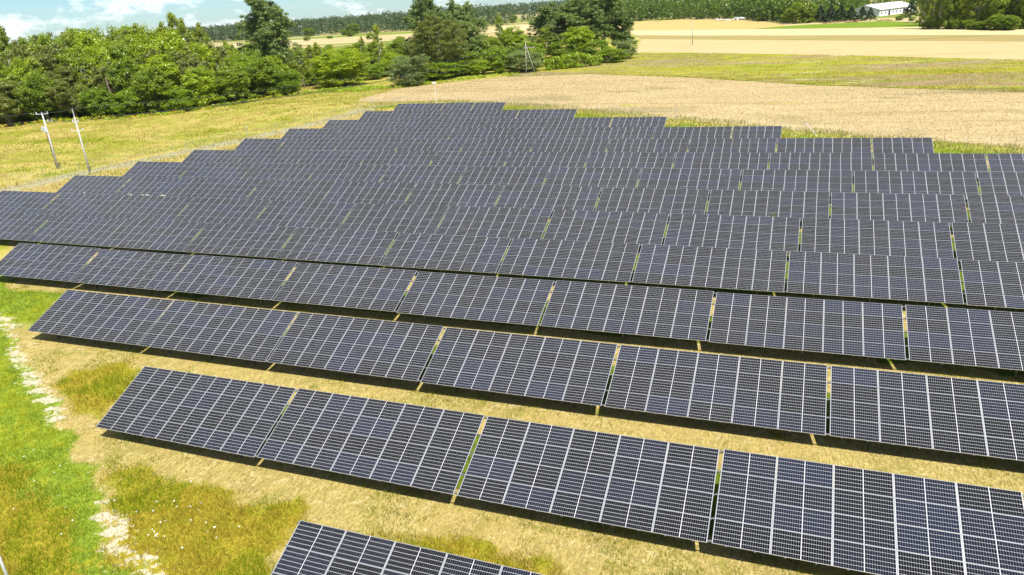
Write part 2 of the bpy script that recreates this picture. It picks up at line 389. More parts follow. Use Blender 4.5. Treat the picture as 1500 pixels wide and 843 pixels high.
# ================================================================ distant fields and woods, trees
def leaf_mat(name, dark, light, trans=.42):
    t = NT(name); a = t.attr('leaf').outputs['Fac']; rn = t.rand()
    h = t.math('ADD', t.math('MULTIPLY', a, .75), t.math('MULTIPLY', rn, .35), clamp=True)
    c = t.mix(h, dark, light)
    d = t.n('ShaderNodeBsdfDiffuse'); t.l(c, d.inputs[0])
    tr = t.n('ShaderNodeBsdfTranslucent'); t.l(t.mix(.5, c, tuple(q*1.3 for q in light)), tr.inputs[0])
    g = t.n('ShaderNodeBsdfGlossy'); g.inputs['Roughness'].default_value = .45; g.inputs['Color'].default_value = (.8, .85, .8, 1)
    m1 = t.n('ShaderNodeMixShader'); m1.inputs[0].default_value = trans; t.l(d.outputs[0], m1.inputs[1]); t.l(tr.outputs[0], m1.inputs[2])
    m2 = t.n('ShaderNodeMixShader'); m2.inputs[0].default_value = .04; t.l(m1.outputs[0], m2.inputs[1]); t.l(g.outputs[0], m2.inputs[2])
    t.l(m2.outputs[0], t.out.inputs['Surface']); return t.m
LEAF = {
 'broad': leaf_mat('leaf_mid_green', (0.076, 0.129, 0.0054), (0.265, 0.351, 0.0122)),
 'broadlight': leaf_mat('leaf_bright_green', (0.133, 0.217, 0.0048), (0.390, 0.477, 0.0122)),
 'willow': leaf_mat('leaf_olive', (.075, .100, .012), (.260, .285, .045)),
 'distant': leaf_mat('leaf_distant', (.030, .055, .016), (.100, .145, .045)),
 'poplar': leaf_mat('leaf_dark_green', (.062, .108, .018), (.235, .310, .070)),
 'birch': leaf_mat('leaf_birch', (0.101, 0.154, 0.0082), (0.312, 0.371, 0.0238)),
 'bush': leaf_mat('leaf_bush', (0.078, 0.140, 0.0048), (0.257, 0.358, 0.0102)),
 'bushgrey': leaf_mat('leaf_grey_green', (.085, .130, .028), (.250, .310, .090)),
 'bushlight': leaf_mat('leaf_yellow_green', (0.183, 0.275, 0.0056), (0.378, 0.476, 0.0128)),
 'forest': leaf_mat('leaf_forest', (.046, .092, .008), (.165, .250, .018)),
 'conifer': leaf_mat('needle_dark', (.016, .034, .010), (.060, .098, .026), .15),
}
BARK = simple('bark', (.16, .13, .10), .9, 0, .35, 2.0)
BARKW = simple('birch_bark', (.52, .50, .45), .8, 0, .3, 3.0)
def leaves(cent, crad, per, size, rg, flat=.75, up=.35):
    """leaf-sized quads in clumps: returns vertices, faces, tone"""
    n = len(cent)*per
    c = np.repeat(cent, per, 0); r = np.repeat(crad, per)
    d = rg.normal(size=(n, 3)); d /= np.linalg.norm(d, axis=1)[:, None]+1e-9
    rr = r*rg.random(n)**.45
    off = d*rr[:, None]; off[:, 2] *= flat
    p = c+off
    nr = d + rg.normal(size=(n, 3))*.65 + np.array([0, 0, up]); nr /= np.linalg.norm(nr, axis=1)[:, None]+1e-9
    a = np.cross(nr, rg.normal(size=(n, 3))); a /= np.linalg.norm(a, axis=1)[:, None]+1e-9
    b = np.cross(nr, a); s = size*(.6+.8*rg.random(n)); s = s[:, None]
    co = np.stack([p-a*s*.9, p-b*s*.45, p+a*s*.9, p+b*s*.45], 1).reshape(-1, 3)
    tone = np.repeat(np.clip(np.repeat(rg.random(len(cent)), per)*.65+rg.random(n)*.35, 0, 1), 4)
    return co, np.arange(n*4).reshape(-1, 4), tone
def crown_points(kind, rg):
    """clump centres and radii for a tree 12 m tall and about 8 m wide"""
    C_ = []; Rd = []
    def blob(n, c, rad, cr, lo=.55):
        for _ in range(n):
            d = rg.normal(size=3); d /= np.linalg.norm(d)
            q = np.array(c)+d*np.array(rad)*(lo+(1-lo)*rg.random()**.6)
            C_.append(q); Rd.append(cr*(.65+.7*rg.random()))
    if kind in ('broad', 'broadlight'):
        blob(60, (0, 0, 6.8), (3.1, 3.1, 4.2), 1.0)
        for _ in range(7):
            a = rg.random()*6.28; z = 3.6+rg.random()*6.2; w_ = 2.3 if z < 8.5 else 1.4
            blob(9, (w_*math.cos(a), w_*math.sin(a), z), (1.5, 1.5, 1.3), .72, .3)
        blob(26, (0, 0, 2.1), (3.3, 3.3, 1.7), .95)
    elif kind == 'poplar':
        for _ in range(30):
            a = rg.random()*6.28; z = 2.6+rg.random()*8.6; w_ = (3.7 if z < 8 else 2.4)*(.35+.65*rg.random())
            blob(7, (w_*math.cos(a), w_*math.sin(a), z), (.95, .95, 1.25), .55, .2)
        blob(26, (0, 0, 6.6), (2.3, 2.3, 4.6), .8, .4)
    elif kind == 'willow':
        for _ in range(12):
            a = rg.random()*6.28; z = 3.4+rg.random()*6.4; w_ = 2.3 if z < 8 else 1.3
            blob(9, (w_*math.cos(a), w_*math.sin(a), z), (1.5, 1.5, 1.5), .62, .4)
        blob(26, (0, 0, 6.2), (3.0, 3.0, 4.6), .75)
    elif kind == 'birch':
        for i in range(80):
            z = 1.2+10.6*(i/80)+rg.normal()*.3; w_ = 3.3*(1-(z-1.0)/11.6)**.7*(.35+.65*rg.random()); a = rg.random()*6.28
            C_.append(np.array([w_*math.cos(a), w_*math.sin(a), z])); Rd.append(.62*(.7+.6*rg.random()))
    elif kind == 'conifer':
        for i in range(110):
            s = (i/110)**.85; z = .9+10.9*s; w_ = 3.7*(1-s)*(.45+.6*rg.random())+.1; a = rg.random()*6.28
            C_.append(np.array([w_*math.cos(a), w_*math.sin(a), z-.12*w_])); Rd.append((.75*(1-s)+.22))
    else:                                                        # bushes fill the space down to the ground
        blob(60, (0, 0, 5.2), (3.4, 3.4, 5.4), 1.15)
        for _ in range(7):
            a = rg.random()*6.28; z = 2.5+rg.random()*6.5; w_ = 2.4
            blob(8, (w_*math.cos(a), w_*math.sin(a), z), (1.5, 1.5, 1.7), .8, .3)
    C_ = np.array(C_); Rd = np.array(Rd); C_[:, 2] = np.maximum(C_[:, 2], .6)
    return C_, Rd
PER = {'broad': 118, 'broadlight': 118, 'poplar': 84, 'willow': 120, 'birch': 112, 'conifer': 70, 'bush': 105, 'bushgrey': 125, 'bushlight': 100}
LSZ = {'broad': .20, 'broadlight': .20, 'poplar': .195, 'willow': .155, 'birch': .165, 'conifer': .23, 'bush': .215, 'bushgrey': .18, 'bushlight': .215}
PROTO = {}
def proto(kind, k):
    if (kind, k) in PROTO: return PROTO[(kind, k)]
    rg = np.random.default_rng(sum(ord(q) for q in kind)*7+k)
    C_, Rd = crown_points(kind, rg); lsz, per = LSZ[kind], PER[kind]
    if k == 2:                                                   # big trees: more and smaller clumps
        cs_ = [crown_points(kind, rg) for _ in range(3)]
        C_ = np.concatenate([q[0] for q in cs_]); Rd = np.concatenate([q[1] for q in cs_])*.72; lsz *= .58; per = int(per*1.0)
    co, fa, tone = leaves(C_, Rd, per, lsz, rg)
    root = empty('tree', (0, 0, -300)); root.hide_render = False
    cr_ = mesh_np('crown', co, fa, LEAF[kind], root, {'leaf': tone})
    mb = MB(); top = 9.5 if kind in ('birch', 'conifer', 'poplar') else 7.5
    r0 = {'birch': .12, 'conifer': .22}.get(kind, .34)
    if kind.startswith('bush'):
        for j in range(6):
            a = j*1.05+rg.random(); mb.tube([(0.15*math.cos(a), .15*math.sin(a), -.3), (1.0*math.cos(a), 1.0*math.sin(a), 3), (2.0*math.cos(a), 2.0*math.sin(a), 6.5)], [.16, .11, .04], 5)
    else:
        mb.tube([(0, 0, -.4), (.08, .05, 2), (-.05, .1, 4.5), (.1, 0, top)], [r0*1.25, r0, r0*.75, .07], 7)
        for j in range(9):
            q = C_[rg.integers(len(C_))]; z0 = min(max(1.8, q[2]*.62), top-1)
            mb.tube([(0, 0, z0), tuple(np.array([0, 0, z0])*.4+q*.6*np.array([.9, .9, 1])), tuple(q)], [.15, .09, .03], 5)
    mb.build('trunk', BARKW if kind == 'birch' else BARK, root, smooth=True)
    PROTO[(kind, k)] = root; return root
USED = set()
def tree(name, x, y, h, wd, kind, label, cat, group=None, dz=0.0):
    k = 2 if wd > 13 and h > 6 else random.randrange(2); p = proto(kind, k)
    if (kind, k) in USED: o = copy_tree(p)
    else: USED.add((kind, k)); o = p
    o.name = name; o.location = (x, y, gzf(x, y)-.05+dz)
    o.rotation_euler = (0, 0, random.uniform(0, 6.28)); s = wd/6.9
    o.scale = (s*random.uniform(.92, 1.08), s*random.uniform(.92, 1.08), h/11.6)
    for q in ('label', 'category', 'group'):
        if q in o: del o[q]
    return tag(o, label, cat, group)
NAME = {'broad': ('broadleaf_tree', 'tree'), 'broadlight': ('broadleaf_tree', 'tree'), 'poplar': ('poplar_tree', 'tree'), 'willow': ('willow_tree', 'tree'),
        'birch': ('birch_tree', 'tree'), 'conifer': ('spruce_tree', 'tree'), 'bush': ('bush', 'bush'), 'bushgrey': ('bush', 'bush'), 'bushlight': ('bush', 'bush')}
TREES = [
    (-186.6, 128.9, 12.7, 12.5, 'willow', 'pale olive bushy tree at the left frame edge, front of the wood'),
    (-179.4, 133.8, 12.5, 9.8, 'broad', 'mid green tree on the wood edge behind the pole with two arms'),
    (-172.3, 136.0, 11.4, 9.4, 'willow', 'pale rounded tree on the wood edge right of both white poles'),
    (-164.7, 137.2, 8.5, 7.2, 'bush', 'low leafy bush on the wood edge between a pale tree and a dark round bush'),
    (-156.4, 139.2, 7.3, 7.9, 'bush', 'dark green round bush on the wood edge above yellow flowers'),
    (-151.2, 142.3, 12.2, 9.0, 'broad', 'broad tree with a dark hollow below it on the wood edge'),
    (-145.2, 144.4, 6.8, 8.6, 'bush', 'low spreading dark bush on the wood edge, below the taller broad tree'),
    (-143.2, 149.9, 10.8, 8.1, 'broadlight', 'bright yellow green tree on the wood edge, lower left of the tall poplar'),
    (-139.1, 156.7, 10.4, 9.0, 'broad', 'leafy tree at the wood edge behind the sagging wires'),
    (-139.2, 168.7, 11.1, 10.6, 'broad', 'dark round tree at the wood edge straight below the tall poplar'),
    (-135.1, 173.7, 7.6, 7.7, 'bush', 'dark bush at the wood edge right below the tall poplar'),
    (-143.5, 193.0, 11.3, 7.2, 'birch', 'slim young tree between the tall poplar and the bright spreading tree'),
    (-128.1, 191.0, 11.5, 16.3, 'broadlight', 'wide bright green spreading tree behind a nettle patch'),
    (-151.3, 213.6, 11.8, 7.8, 'birch', 'young pale tree rising behind the bright spreading tree'),
    (-139.7, 222.6, 12.4, 5.1, 'birch', 'slender birch left of the taller birch by the round grey bush'),
    (-135.2, 225.5, 15.5, 7.0, 'birch', 'tall loose birch behind the round grey green bush'),
    (-141.1, 251.3, 11.7, 8.7, 'broad', 'small leafy tree behind the round grey green bush'),
    (-175.8, 220.6, 28.1, 19.0, 'poplar', 'very tall loose poplar standing alone above the wood'),
    (-292.5, 202.1, 20.3, 10.7, 'broad', 'tall tree on the skyline cut by the left frame edge'),
    (-296.4, 211.2, 22.8, 11.1, 'birch', 'loose crowned tree on the wood skyline near the left frame edge'),
    (-292.3, 214.7, 22.1, 11.7, 'broad', 'dark rounded skyline tree second from the left end of the wood'),
    (-285.9, 217.7, 22.6, 11.1, 'broadlight', 'bright skyline tree above the gap left of the two white poles'),
    (-240.8, 162.5, 13.8, 10.9, 'broadlight', 'bright tree half cut by the left frame edge in front of the wood'),
    (-103.8, 187.5, 9.4, 10.8, 'bushgrey', 'round grey green bush alone at the field corner'),
    (-105.1, 210.5, 19.3, 18.7, 'willow', 'tall olive tree in front of two dark poplars'),
    (-126.1, 245.5, 25.7, 16.3, 'poplar', 'tall dark poplar behind the olive tree, left one of two'),
    (-112.3, 245.0, 21.7, 14.1, 'poplar', 'tall dark poplar right of the olive tree'),
    (-102.7, 202.6, 5.7, 11.5, 'bush', 'dark low bush at the foot of the tall olive tree'),
    (-98.3, 217.1, 8.0, 8.6, 'bush', 'mid green bush right of the olive tree foot'),
    (-93.0, 214.0, 5.7, 5.9, 'bushlight', 'small bright yellow green bush at the field edge'),
    (-88.6, 217.1, 8.9, 8.1, 'bush', 'dense dark shrub left of the wooden power pole'),
    (-81.3, 219.5, 7.1, 11.8, 'bushgrey', 'olive shrub around the foot of the wooden power pole'),
    (-106.2, 199.6, 4.5, 8.1, 'bush', 'low dark bush between the round grey bush and the olive tree'),
    (-100.5, 211.6, 5.7, 8.5, 'bush', 'low bush right below the olive tree, left of the yellow green bush'),
    (-95.9, 227.0, 5.9, 7.6, 'bush', 'leafy bush behind the yellow green bush'),
    (-91.1, 232.5, 7.9, 8.1, 'bush', 'green bush behind the dense dark shrub, left of the wooden pole'),
    (-82.1, 234.7, 7.0, 7.6, 'bush', 'green bush between the wooden pole and the low hedge'),
    (-91.7, 254.4, 7.9, 9.7, 'bush', 'bush behind the wooden power pole, in front of the grove'),
    (-83.2, 268.1, 6.7, 11.1, 'bush', 'shrub behind the middle of the low hedge'),
    (-116.7, 241.9, 11.4, 14.5, 'broad', 'leafy tree filling the gap between the olive tree and the right dark poplar'),
    (-109.2, 248.9, 8.8, 9.8, 'broad', 'low tree right below the right dark poplar'),
    (-143.5, 196.5, 5.3, 6.4, 'bush', 'bush filling the gap left of the wide bright spreading tree'),
    (-140.9, 199.4, 6.2, 7.3, 'bush', 'leafy bush at the left foot of the wide bright spreading tree'),
    (-128.3, 209.0, 5.2, 6.6, 'bush', 'bush at the right foot of the wide bright spreading tree'),
    (-128.4, 217.0, 5.8, 6.8, 'bush', 'bush behind the left side of the round grey green bush'),
    (-112.8, 266.4, 9.8, 10.4, 'broad', 'dark tree between the poplars and the pointed birch'),
    (-108.5, 270.4, 16.2, 6.8, 'birch', 'pointed birch with open fields behind it, left of the grove'),
    (-105.3, 275.4, 12.2, 11.1, 'broadlight', 'bright green tree behind the wooden power pole'),
    (-90.7, 270.6, 10.2, 11.8, 'birch', 'pale leafy tree at the front left of the big grove'),
    (-95.6, 290.8, 18.4, 15.9, 'poplar', 'dark tree on the left flank of the big grove'),
    (-84.4, 293.1, 21.8, 21.2, 'poplar', 'tallest dark tree in the middle of the big grove'),
    (-74.1, 292.2, 22.2, 17.7, 'poplar', 'tall dark tree on the right half of the big grove'),
    (-65.7, 288.7, 15.5, 11.5, 'poplar', 'outer right tree of the big grove'),
    (-79.0, 272.3, 11.5, 11.2, 'broadlight', 'bright green tree in front of the big grove'),
    (-66.2, 251.6, 7.9, 9.3, 'bush', 'mid green shrub behind the right end of the low hedge'),
    (-59.5, 244.4, 5.1, 10.8, 'bush', 'low dark shrub right of the hedge at the grove foot'),
    (-57.4, 256.2, 7.3, 8.4, 'bushgrey', 'olive shrub at the far right foot of the big grove'),
    (-603.2, 838.6, 11.7, 16.0, 'broad', 'lone dark tree at the left in the distant tan field'),
    (-483.2, 667.2, 4.7, 7.1, 'bush', 'tiny bush below the lone tree in the distant field'),
    (-471.0, 690.0, 3.4, 7.2, 'bush', 'tiny flat bush in the middle of the distant tan field'),
    (-507.5, 795.7, 13.9, 16.4, 'broad', 'tallest of the small tree cluster in the distant field'),
    (-518.8, 792.3, 7.8, 11.5, 'bush', 'dark bush at the left of the distant field tree cluster'),
    (-462.0, 717.1, 7.0, 8.9, 'bush', 'bush in front of the distant field tree cluster'),
    (-360.9, 591.2, 6.3, 7.3, 'bush', 'small round tree left of the birch tip in the distant field'),
    (-328.3, 863.4, 9.9, 9.0, 'broad', 'small dark tree in the distant field left of the grove'),
    (-6.2, 458.2, 11.7, 9.9, 'broad', 'dark round tree at the left end of the conifer row by the green field'),
    (0.2, 458.9, 11.3, 8.3, 'broad', 'dark tree beside the left end of the conifer row'),
    (6.1, 460.0, 8.8, 9.8, 'conifer', 'dark spruce fourth left of the white barn'),
    (11.2, 453.7, 8.7, 9.6, 'conifer', 'dark spruce third left of the white barn'),
    (16.3, 455.4, 9.0, 9.6, 'conifer', 'dark spruce second left of the white barn'),
    (21.5, 457.1, 7.6, 8.5, 'conifer', 'dark spruce close to the left of the white barn gable'),
    (26.5, 450.4, 7.1, 7.6, 'conifer', 'taller dark spruce in front of the white barn gable'),
    (30.6, 453.2, 6.5, 6.6, 'conifer', 'narrow spruce in front of the barn gable, right of another'),
    (3.0, 472.4, 9.4, 8.6, 'broad', 'rounded dark tree between the first spruces of the row left of the barn'),
    (8.8, 473.8, 7.6, 7.8, 'broad', 'low dark tree behind the spruce third left of the barn'),
    (14.3, 466.6, 8.2, 7.6, 'broad', 'rounded tree between the third and second spruce left of the barn'),
    (19.5, 468.3, 6.8, 7.6, 'broad', 'low dark tree beside the spruce close to the barn gable'),
    (-10.8, 471.9, 7.4, 7.9, 'bush', 'dark bush at the far left end of the conifer row'),
    (50.3, 459.2, 7.8, 10.5, 'conifer', 'dark pine at the right end of the white barn'),
    (43.2, 435.6, 2.6, 4.1, 'bush', 'small bush on the grass in front of the white barn'),
    (47.3, 422.0, 2.2, 3.3, 'bush', 'small bush at the foot of the right grove beside the barn'),
]
WOOD = [
    (-199.7, 130.8, 13.4, 9.4, 'birch', 0),
    (-192.3, 135.3, 14.2, 9.6, 'broad', 0),
    (-187.6, 140.4, 14.4, 9.5, 'birch', 0),
    (-182.2, 143.5, 14.6, 8.6, 'willow', 0),
    (-176.7, 145.6, 14.5, 8.4, 'birch', 0),
    (-169.3, 145.2, 14.1, 7.8, 'willow', 0),
    (-162.5, 145.8, 14.7, 9.0, 'broad', 0),
    (-156.7, 151.2, 14.6, 10.8, 'broadlight', 0),
    (-149.4, 154.8, 14.4, 8.0, 'willow', 0),
    (-148.1, 163.1, 13, 7.9, 'birch', 0),
    (-149.0, 170.2, 12.1, 6.8, 'broadlight', 0),
    (-149.0, 178.1, 11.5, 7.5, 'broadlight', 0),
    (-146.0, 183.4, 10.6, 7.9, 'broadlight', 0),
    (-205.7, 132.3, 16.0, 10.7, 'broad', 1),
    (-204.0, 140.3, 16.6, 11, 'broad', 1),
    (-199.7, 146.5, 16.0, 9.9, 'broadlight', 1),
    (-193.3, 150.5, 17.3, 11, 'willow', 1),
    (-186.6, 150.8, 18.3, 11, 'broad', 1),
    (-175.9, 150.0, 17.6, 10.2, 'broadlight', 1),
    (-172.3, 154.0, 18.1, 11, 'broad', 1),
    (-165.7, 157.5, 16.5, 10.1, 'willow', 1),
    (-157.7, 160.5, 16.3, 10.7, 'willow', 1),
    (-156.3, 165.8, 16.4, 9.8, 'broadlight', 1),
    (-156.9, 174.6, 13, 7.2, 'willow', 1),
    (-155.7, 180.1, 12.2, 8.1, 'broad', 1),
    (-156.5, 187.1, 12.7, 8.1, 'broad', 1),
    (-213.1, 144.4, 17.1, 11, 'broadlight', 2),
    (-209.3, 150.3, 19.7, 11, 'willow', 2),
    (-206.1, 155.7, 19.6, 11, 'willow', 2),
    (-197.0, 155.2, 20.1, 11, 'willow', 2),
    (-191.8, 156.1, 19.5, 11, 'birch', 2),
    (-186.8, 157.1, 20.7, 11, 'broadlight', 2),
    (-180.3, 160.2, 18.9, 11, 'broadlight', 2),
    (-174.1, 163.1, 20.3, 11, 'broadlight', 2),
    (-167.7, 166.9, 19.8, 11, 'broadlight', 2),
    (-168.8, 174.6, 18.5, 11, 'willow', 2),
    (-166.2, 180.1, 17.7, 11, 'willow', 2),
    (-167.5, 189.9, 13, 8.5, 'broad', 2),
    (-163.9, 196.3, 11.6, 7.0, 'broad', 2),
    (-226.1, 152.8, 19.0, 11, 'broadlight', 3),
    (-219.5, 156.6, 22.3, 11, 'birch', 3),
    (-214.4, 162.5, 20.2, 11, 'broad', 3),
    (-209.6, 163.9, 22.2, 11, 'broad', 3),
    (-198.3, 162.9, 22.8, 11, 'willow', 3),
    (-192.4, 163.9, 22.9, 11, 'broadlight', 3),
    (-188.4, 169.4, 22.5, 11, 'willow', 3),
    (-183.5, 172.2, 20.9, 11, 'birch', 3),
    (-179.5, 178.0, 20.8, 11, 'birch', 3),
    (-177.3, 183.0, 21.4, 11, 'birch', 3),
    (-177.9, 190.5, 19.9, 11, 'birch', 3),
    (-176.3, 196.7, 13, 7.4, 'willow', 3),
    (-177.9, 204.0, 13, 8.6, 'birch', 3),
    (-241.6, 160.0, 19.9, 11, 'willow', 4),
    (-236.6, 164.9, 21.8, 11, 'broadlight', 4),
    (-228.7, 169.5, 21.6, 11, 'willow', 4),
    (-223.8, 171.5, 22.9, 11, 'willow', 4),
    (-214.9, 170.3, 23.4, 11, 'willow', 4),
    (-210.4, 171.5, 22.6, 11, 'broad', 4),
    (-204.2, 173.1, 23.4, 11, 'willow', 4),
    (-197.9, 177.8, 23.2, 11, 'broadlight', 4),
    (-194.0, 182.8, 22.8, 11, 'broadlight', 4),
    (-190.8, 186.9, 21.8, 11, 'broadlight', 4),
    (-191.4, 194.3, 23.0, 11, 'birch', 4),
    (-189.3, 201.6, 19.8, 11, 'broad', 4),
    (-188.7, 209.9, 13, 8.9, 'broadlight', 4),
    (-144.3, 216.0, 7.9, 7.9, 'broad', 5),
    (-137.3, 235.4, 6.5, 7.6, 'birch', 5),
    (-155.8, 239.4, 10.0, 10.1, 'broadlight', 5),
    (-206.1, 242.5, 10.4, 9.5, 'broadlight', 5),
    (-170.2, 241.5, 8.9, 7.0, 'broad', 5),
    (-216.0, 269.6, 12.4, 12.8, 'broadlight', 5),
    (-134.9, 209.7, 7.1, 8.6, 'birch', 5),
    (-230.2, 269.1, 9.0, 12.3, 'birch', 5),
    (-166.7, 258.9, 9.1, 11.6, 'broad', 5),
    (-219.1, 263.1, 7.6, 8.0, 'broad', 5),
    (-240.8, 271.7, 11.1, 8.4, 'birch', 5),
    (-181.4, 262.1, 8.9, 10.4, 'birch', 5),
    (-185.6, 250.1, 8.6, 9.4, 'broadlight', 5),
    (-147.7, 255.8, 8.4, 9.5, 'broadlight', 5),
    (-133.5, 230.2, 7.6, 7.3, 'broad', 5),
    (-181.7, 224.6, 10.8, 7.1, 'broad', 5),
    (-140.7, 236.5, 8.8, 6.9, 'birch', 5),
    (-174.6, 263.3, 6.6, 7.7, 'birch', 5),
    (-171.9, 240.1, 10.0, 8.9, 'broadlight', 5),
    (-206.8, 239.4, 10.7, 8.9, 'broad', 5),
    (-134.8, 237.1, 6.1, 9.6, 'birch', 5),
    (-125.4, 223.8, 6.6, 6.5, 'broad', 5),
    (-197.6, 256.7, 10.4, 10.4, 'broadlight', 5),
    (-149.1, 241.7, 6.8, 8.2, 'broadlight', 5),
    (-146.3, 238.2, 6.1, 8.8, 'broad', 5),
    (-153.3, 241.2, 10.9, 6.7, 'broad', 5),
    (-200.1, 241.1, 7.7, 10.2, 'broadlight', 5),
    (-221.5, 244.7, 8.6, 10.4, 'broad', 5),
    (-188.9, 241.5, 12.0, 10.0, 'birch', 5),
    (-187.6, 245.9, 7.1, 7.7, 'broadlight', 5),
    (-191.7, 221.9, 10.0, 9.5, 'birch', 5),
    (-195.3, 270.2, 5.2, 9.5, 'birch', 5),
    (-147.5, 225.5, 9.4, 10.3, 'birch', 5),
    (-152.0, 245.2, 8.3, 7.8, 'broad', 5),
    (-204.2, 228.6, 11.2, 9.8, 'broad', 5),
    (-128.8, 222.1, 7.6, 6.7, 'broadlight', 5),
    (-179.9, 225.4, 9.4, 7.2, 'broad', 5),
    (-218.5, 261.4, 13, 10.8, 'broadlight', 5),
    (-249.0, 276.5, 8.1, 10.5, 'birch', 5),
    (-198.1, 221.5, 9.8, 9.1, 'birch', 5),
    (-161.8, 251.7, 6.1, 7.3, 'broad', 5),
    (-230.1, 260.6, 13, 9.8, 'birch', 5),
    (-196.8, 221.5, 12.1, 9.4, 'birch', 5),
    (-142.4, 251.6, 5.9, 9.7, 'broad', 5),
    (-187.3, 265.3, 9.5, 7.9, 'broad', 5),
    (-148.4, 216.4, 11.6, 6.1, 'broadlight', 5),
    (-168.6, 233.0, 10.4, 9.4, 'birch', 5),
    (-141.6, 244.8, 7.9, 10.3, 'broad', 5),
    (-182.1, 260.9, 8.4, 11.2, 'broadlight', 5),
    (-149.5, 245.5, 10.2, 7.0, 'broad', 5),
    (-142.5, 218.8, 6.9, 8.8, 'broadlight', 5),
    (-202.2, 229.2, 13, 7.7, 'broadlight', 5),
    (-145.2, 177.4, 3.8, 7.3, 'bush', 6),
    (-169.0, 143.3, 3.5, 5.9, 'bush', 6),
    (-140.8, 180.4, 3.6, 5.4, 'bush', 6),
    (-147.1, 158.5, 3.6, 5.1, 'bush', 6),
    (-160.8, 141.4, 6.3, 6.7, 'bush', 6),
    (-172.1, 141.2, 4.0, 6.5, 'bush', 6),
    (-170.4, 140.3, 5.4, 7.2, 'bush', 6),
    (-192.3, 125.6, 6.9, 7.5, 'bush', 6),
    (-160.8, 142.0, 6.8, 5.0, 'bush', 6),
    (-152.4, 145.4, 4.2, 6.1, 'bush', 6),
    (-187.2, 137.3, 4.1, 7.9, 'bush', 6),
    (-178.8, 141.8, 5.7, 5.4, 'bush', 6),
    (-144.2, 164.7, 5.0, 6.0, 'bush', 6),
    (-159.7, 142.0, 5.6, 5.5, 'bush', 6),
    (-194.7, 129.4, 4.1, 6.4, 'bush', 6),
    (-154.6, 143.2, 3.9, 7.6, 'bush', 6),
    (-144.0, 156.4, 3.5, 7.7, 'bush', 6),
    (-182.4, 141.9, 4.7, 6.4, 'bush', 6),
    (-185.7, 140.6, 4.6, 6.5, 'bush', 6),
    (-146.1, 165.9, 4.8, 7.4, 'bush', 6),
    (-144.8, 170.2, 6.7, 5.2, 'bush', 6),
    (-156.3, 144.5, 4.0, 5.7, 'bush', 6),
    (-165.1, 141.0, 4.9, 7.3, 'bush', 6),
    (-179.3, 143.0, 6.3, 7.3, 'bush', 6),
    (-158.4, 144.1, 5.4, 5.3, 'bush', 6),
    (-185.2, 140.0, 3.9, 6.8, 'bush', 6),
    (-148.6, 152.6, 3.6, 7.0, 'bush', 6),
    (-147.8, 151.0, 5.3, 6.6, 'bush', 6),
    (-145.2, 157.7, 6.3, 6.7, 'bush', 6),
    (-143.2, 181.3, 3.7, 5.4, 'bush', 6),
    (-166.5, 144.3, 3.6, 7.3, 'bush', 6),
    (-182.4, 139.1, 3.6, 7.3, 'bush', 6),
    (-149.7, 152.2, 6.8, 6.2, 'bush', 6),
    (-140.1, 182.7, 6.8, 5.7, 'bush', 6),
    (-191.8, 126.4, 6.9, 5.9, 'bush', 6),
    (-171.9, 143.2, 6.8, 6.8, 'bush', 6),
    (-151.6, 148.4, 3.8, 5.4, 'bush', 6),
    (-172.7, 143.1, 5.0, 7.9, 'bush', 6),
    (-145.1, 155.6, 6.1, 6.6, 'bush', 6),
    (-184.5, 140.5, 4.6, 6.0, 'bush', 6),
    (-145.6, 173.7, 5.9, 8.0, 'bush', 6),
    (-177.8, 139.9, 4.5, 7.4, 'bush', 6),
    (-141.8, 166.5, 6.8, 5.2, 'bush', 6),
    (-162.6, 141.6, 5.8, 6.7, 'bush', 6),
    (-147.2, 152.3, 5.4, 6.2, 'bush', 6),
    (-181.7, 141.1, 5.6, 5.7, 'bush', 6),
]
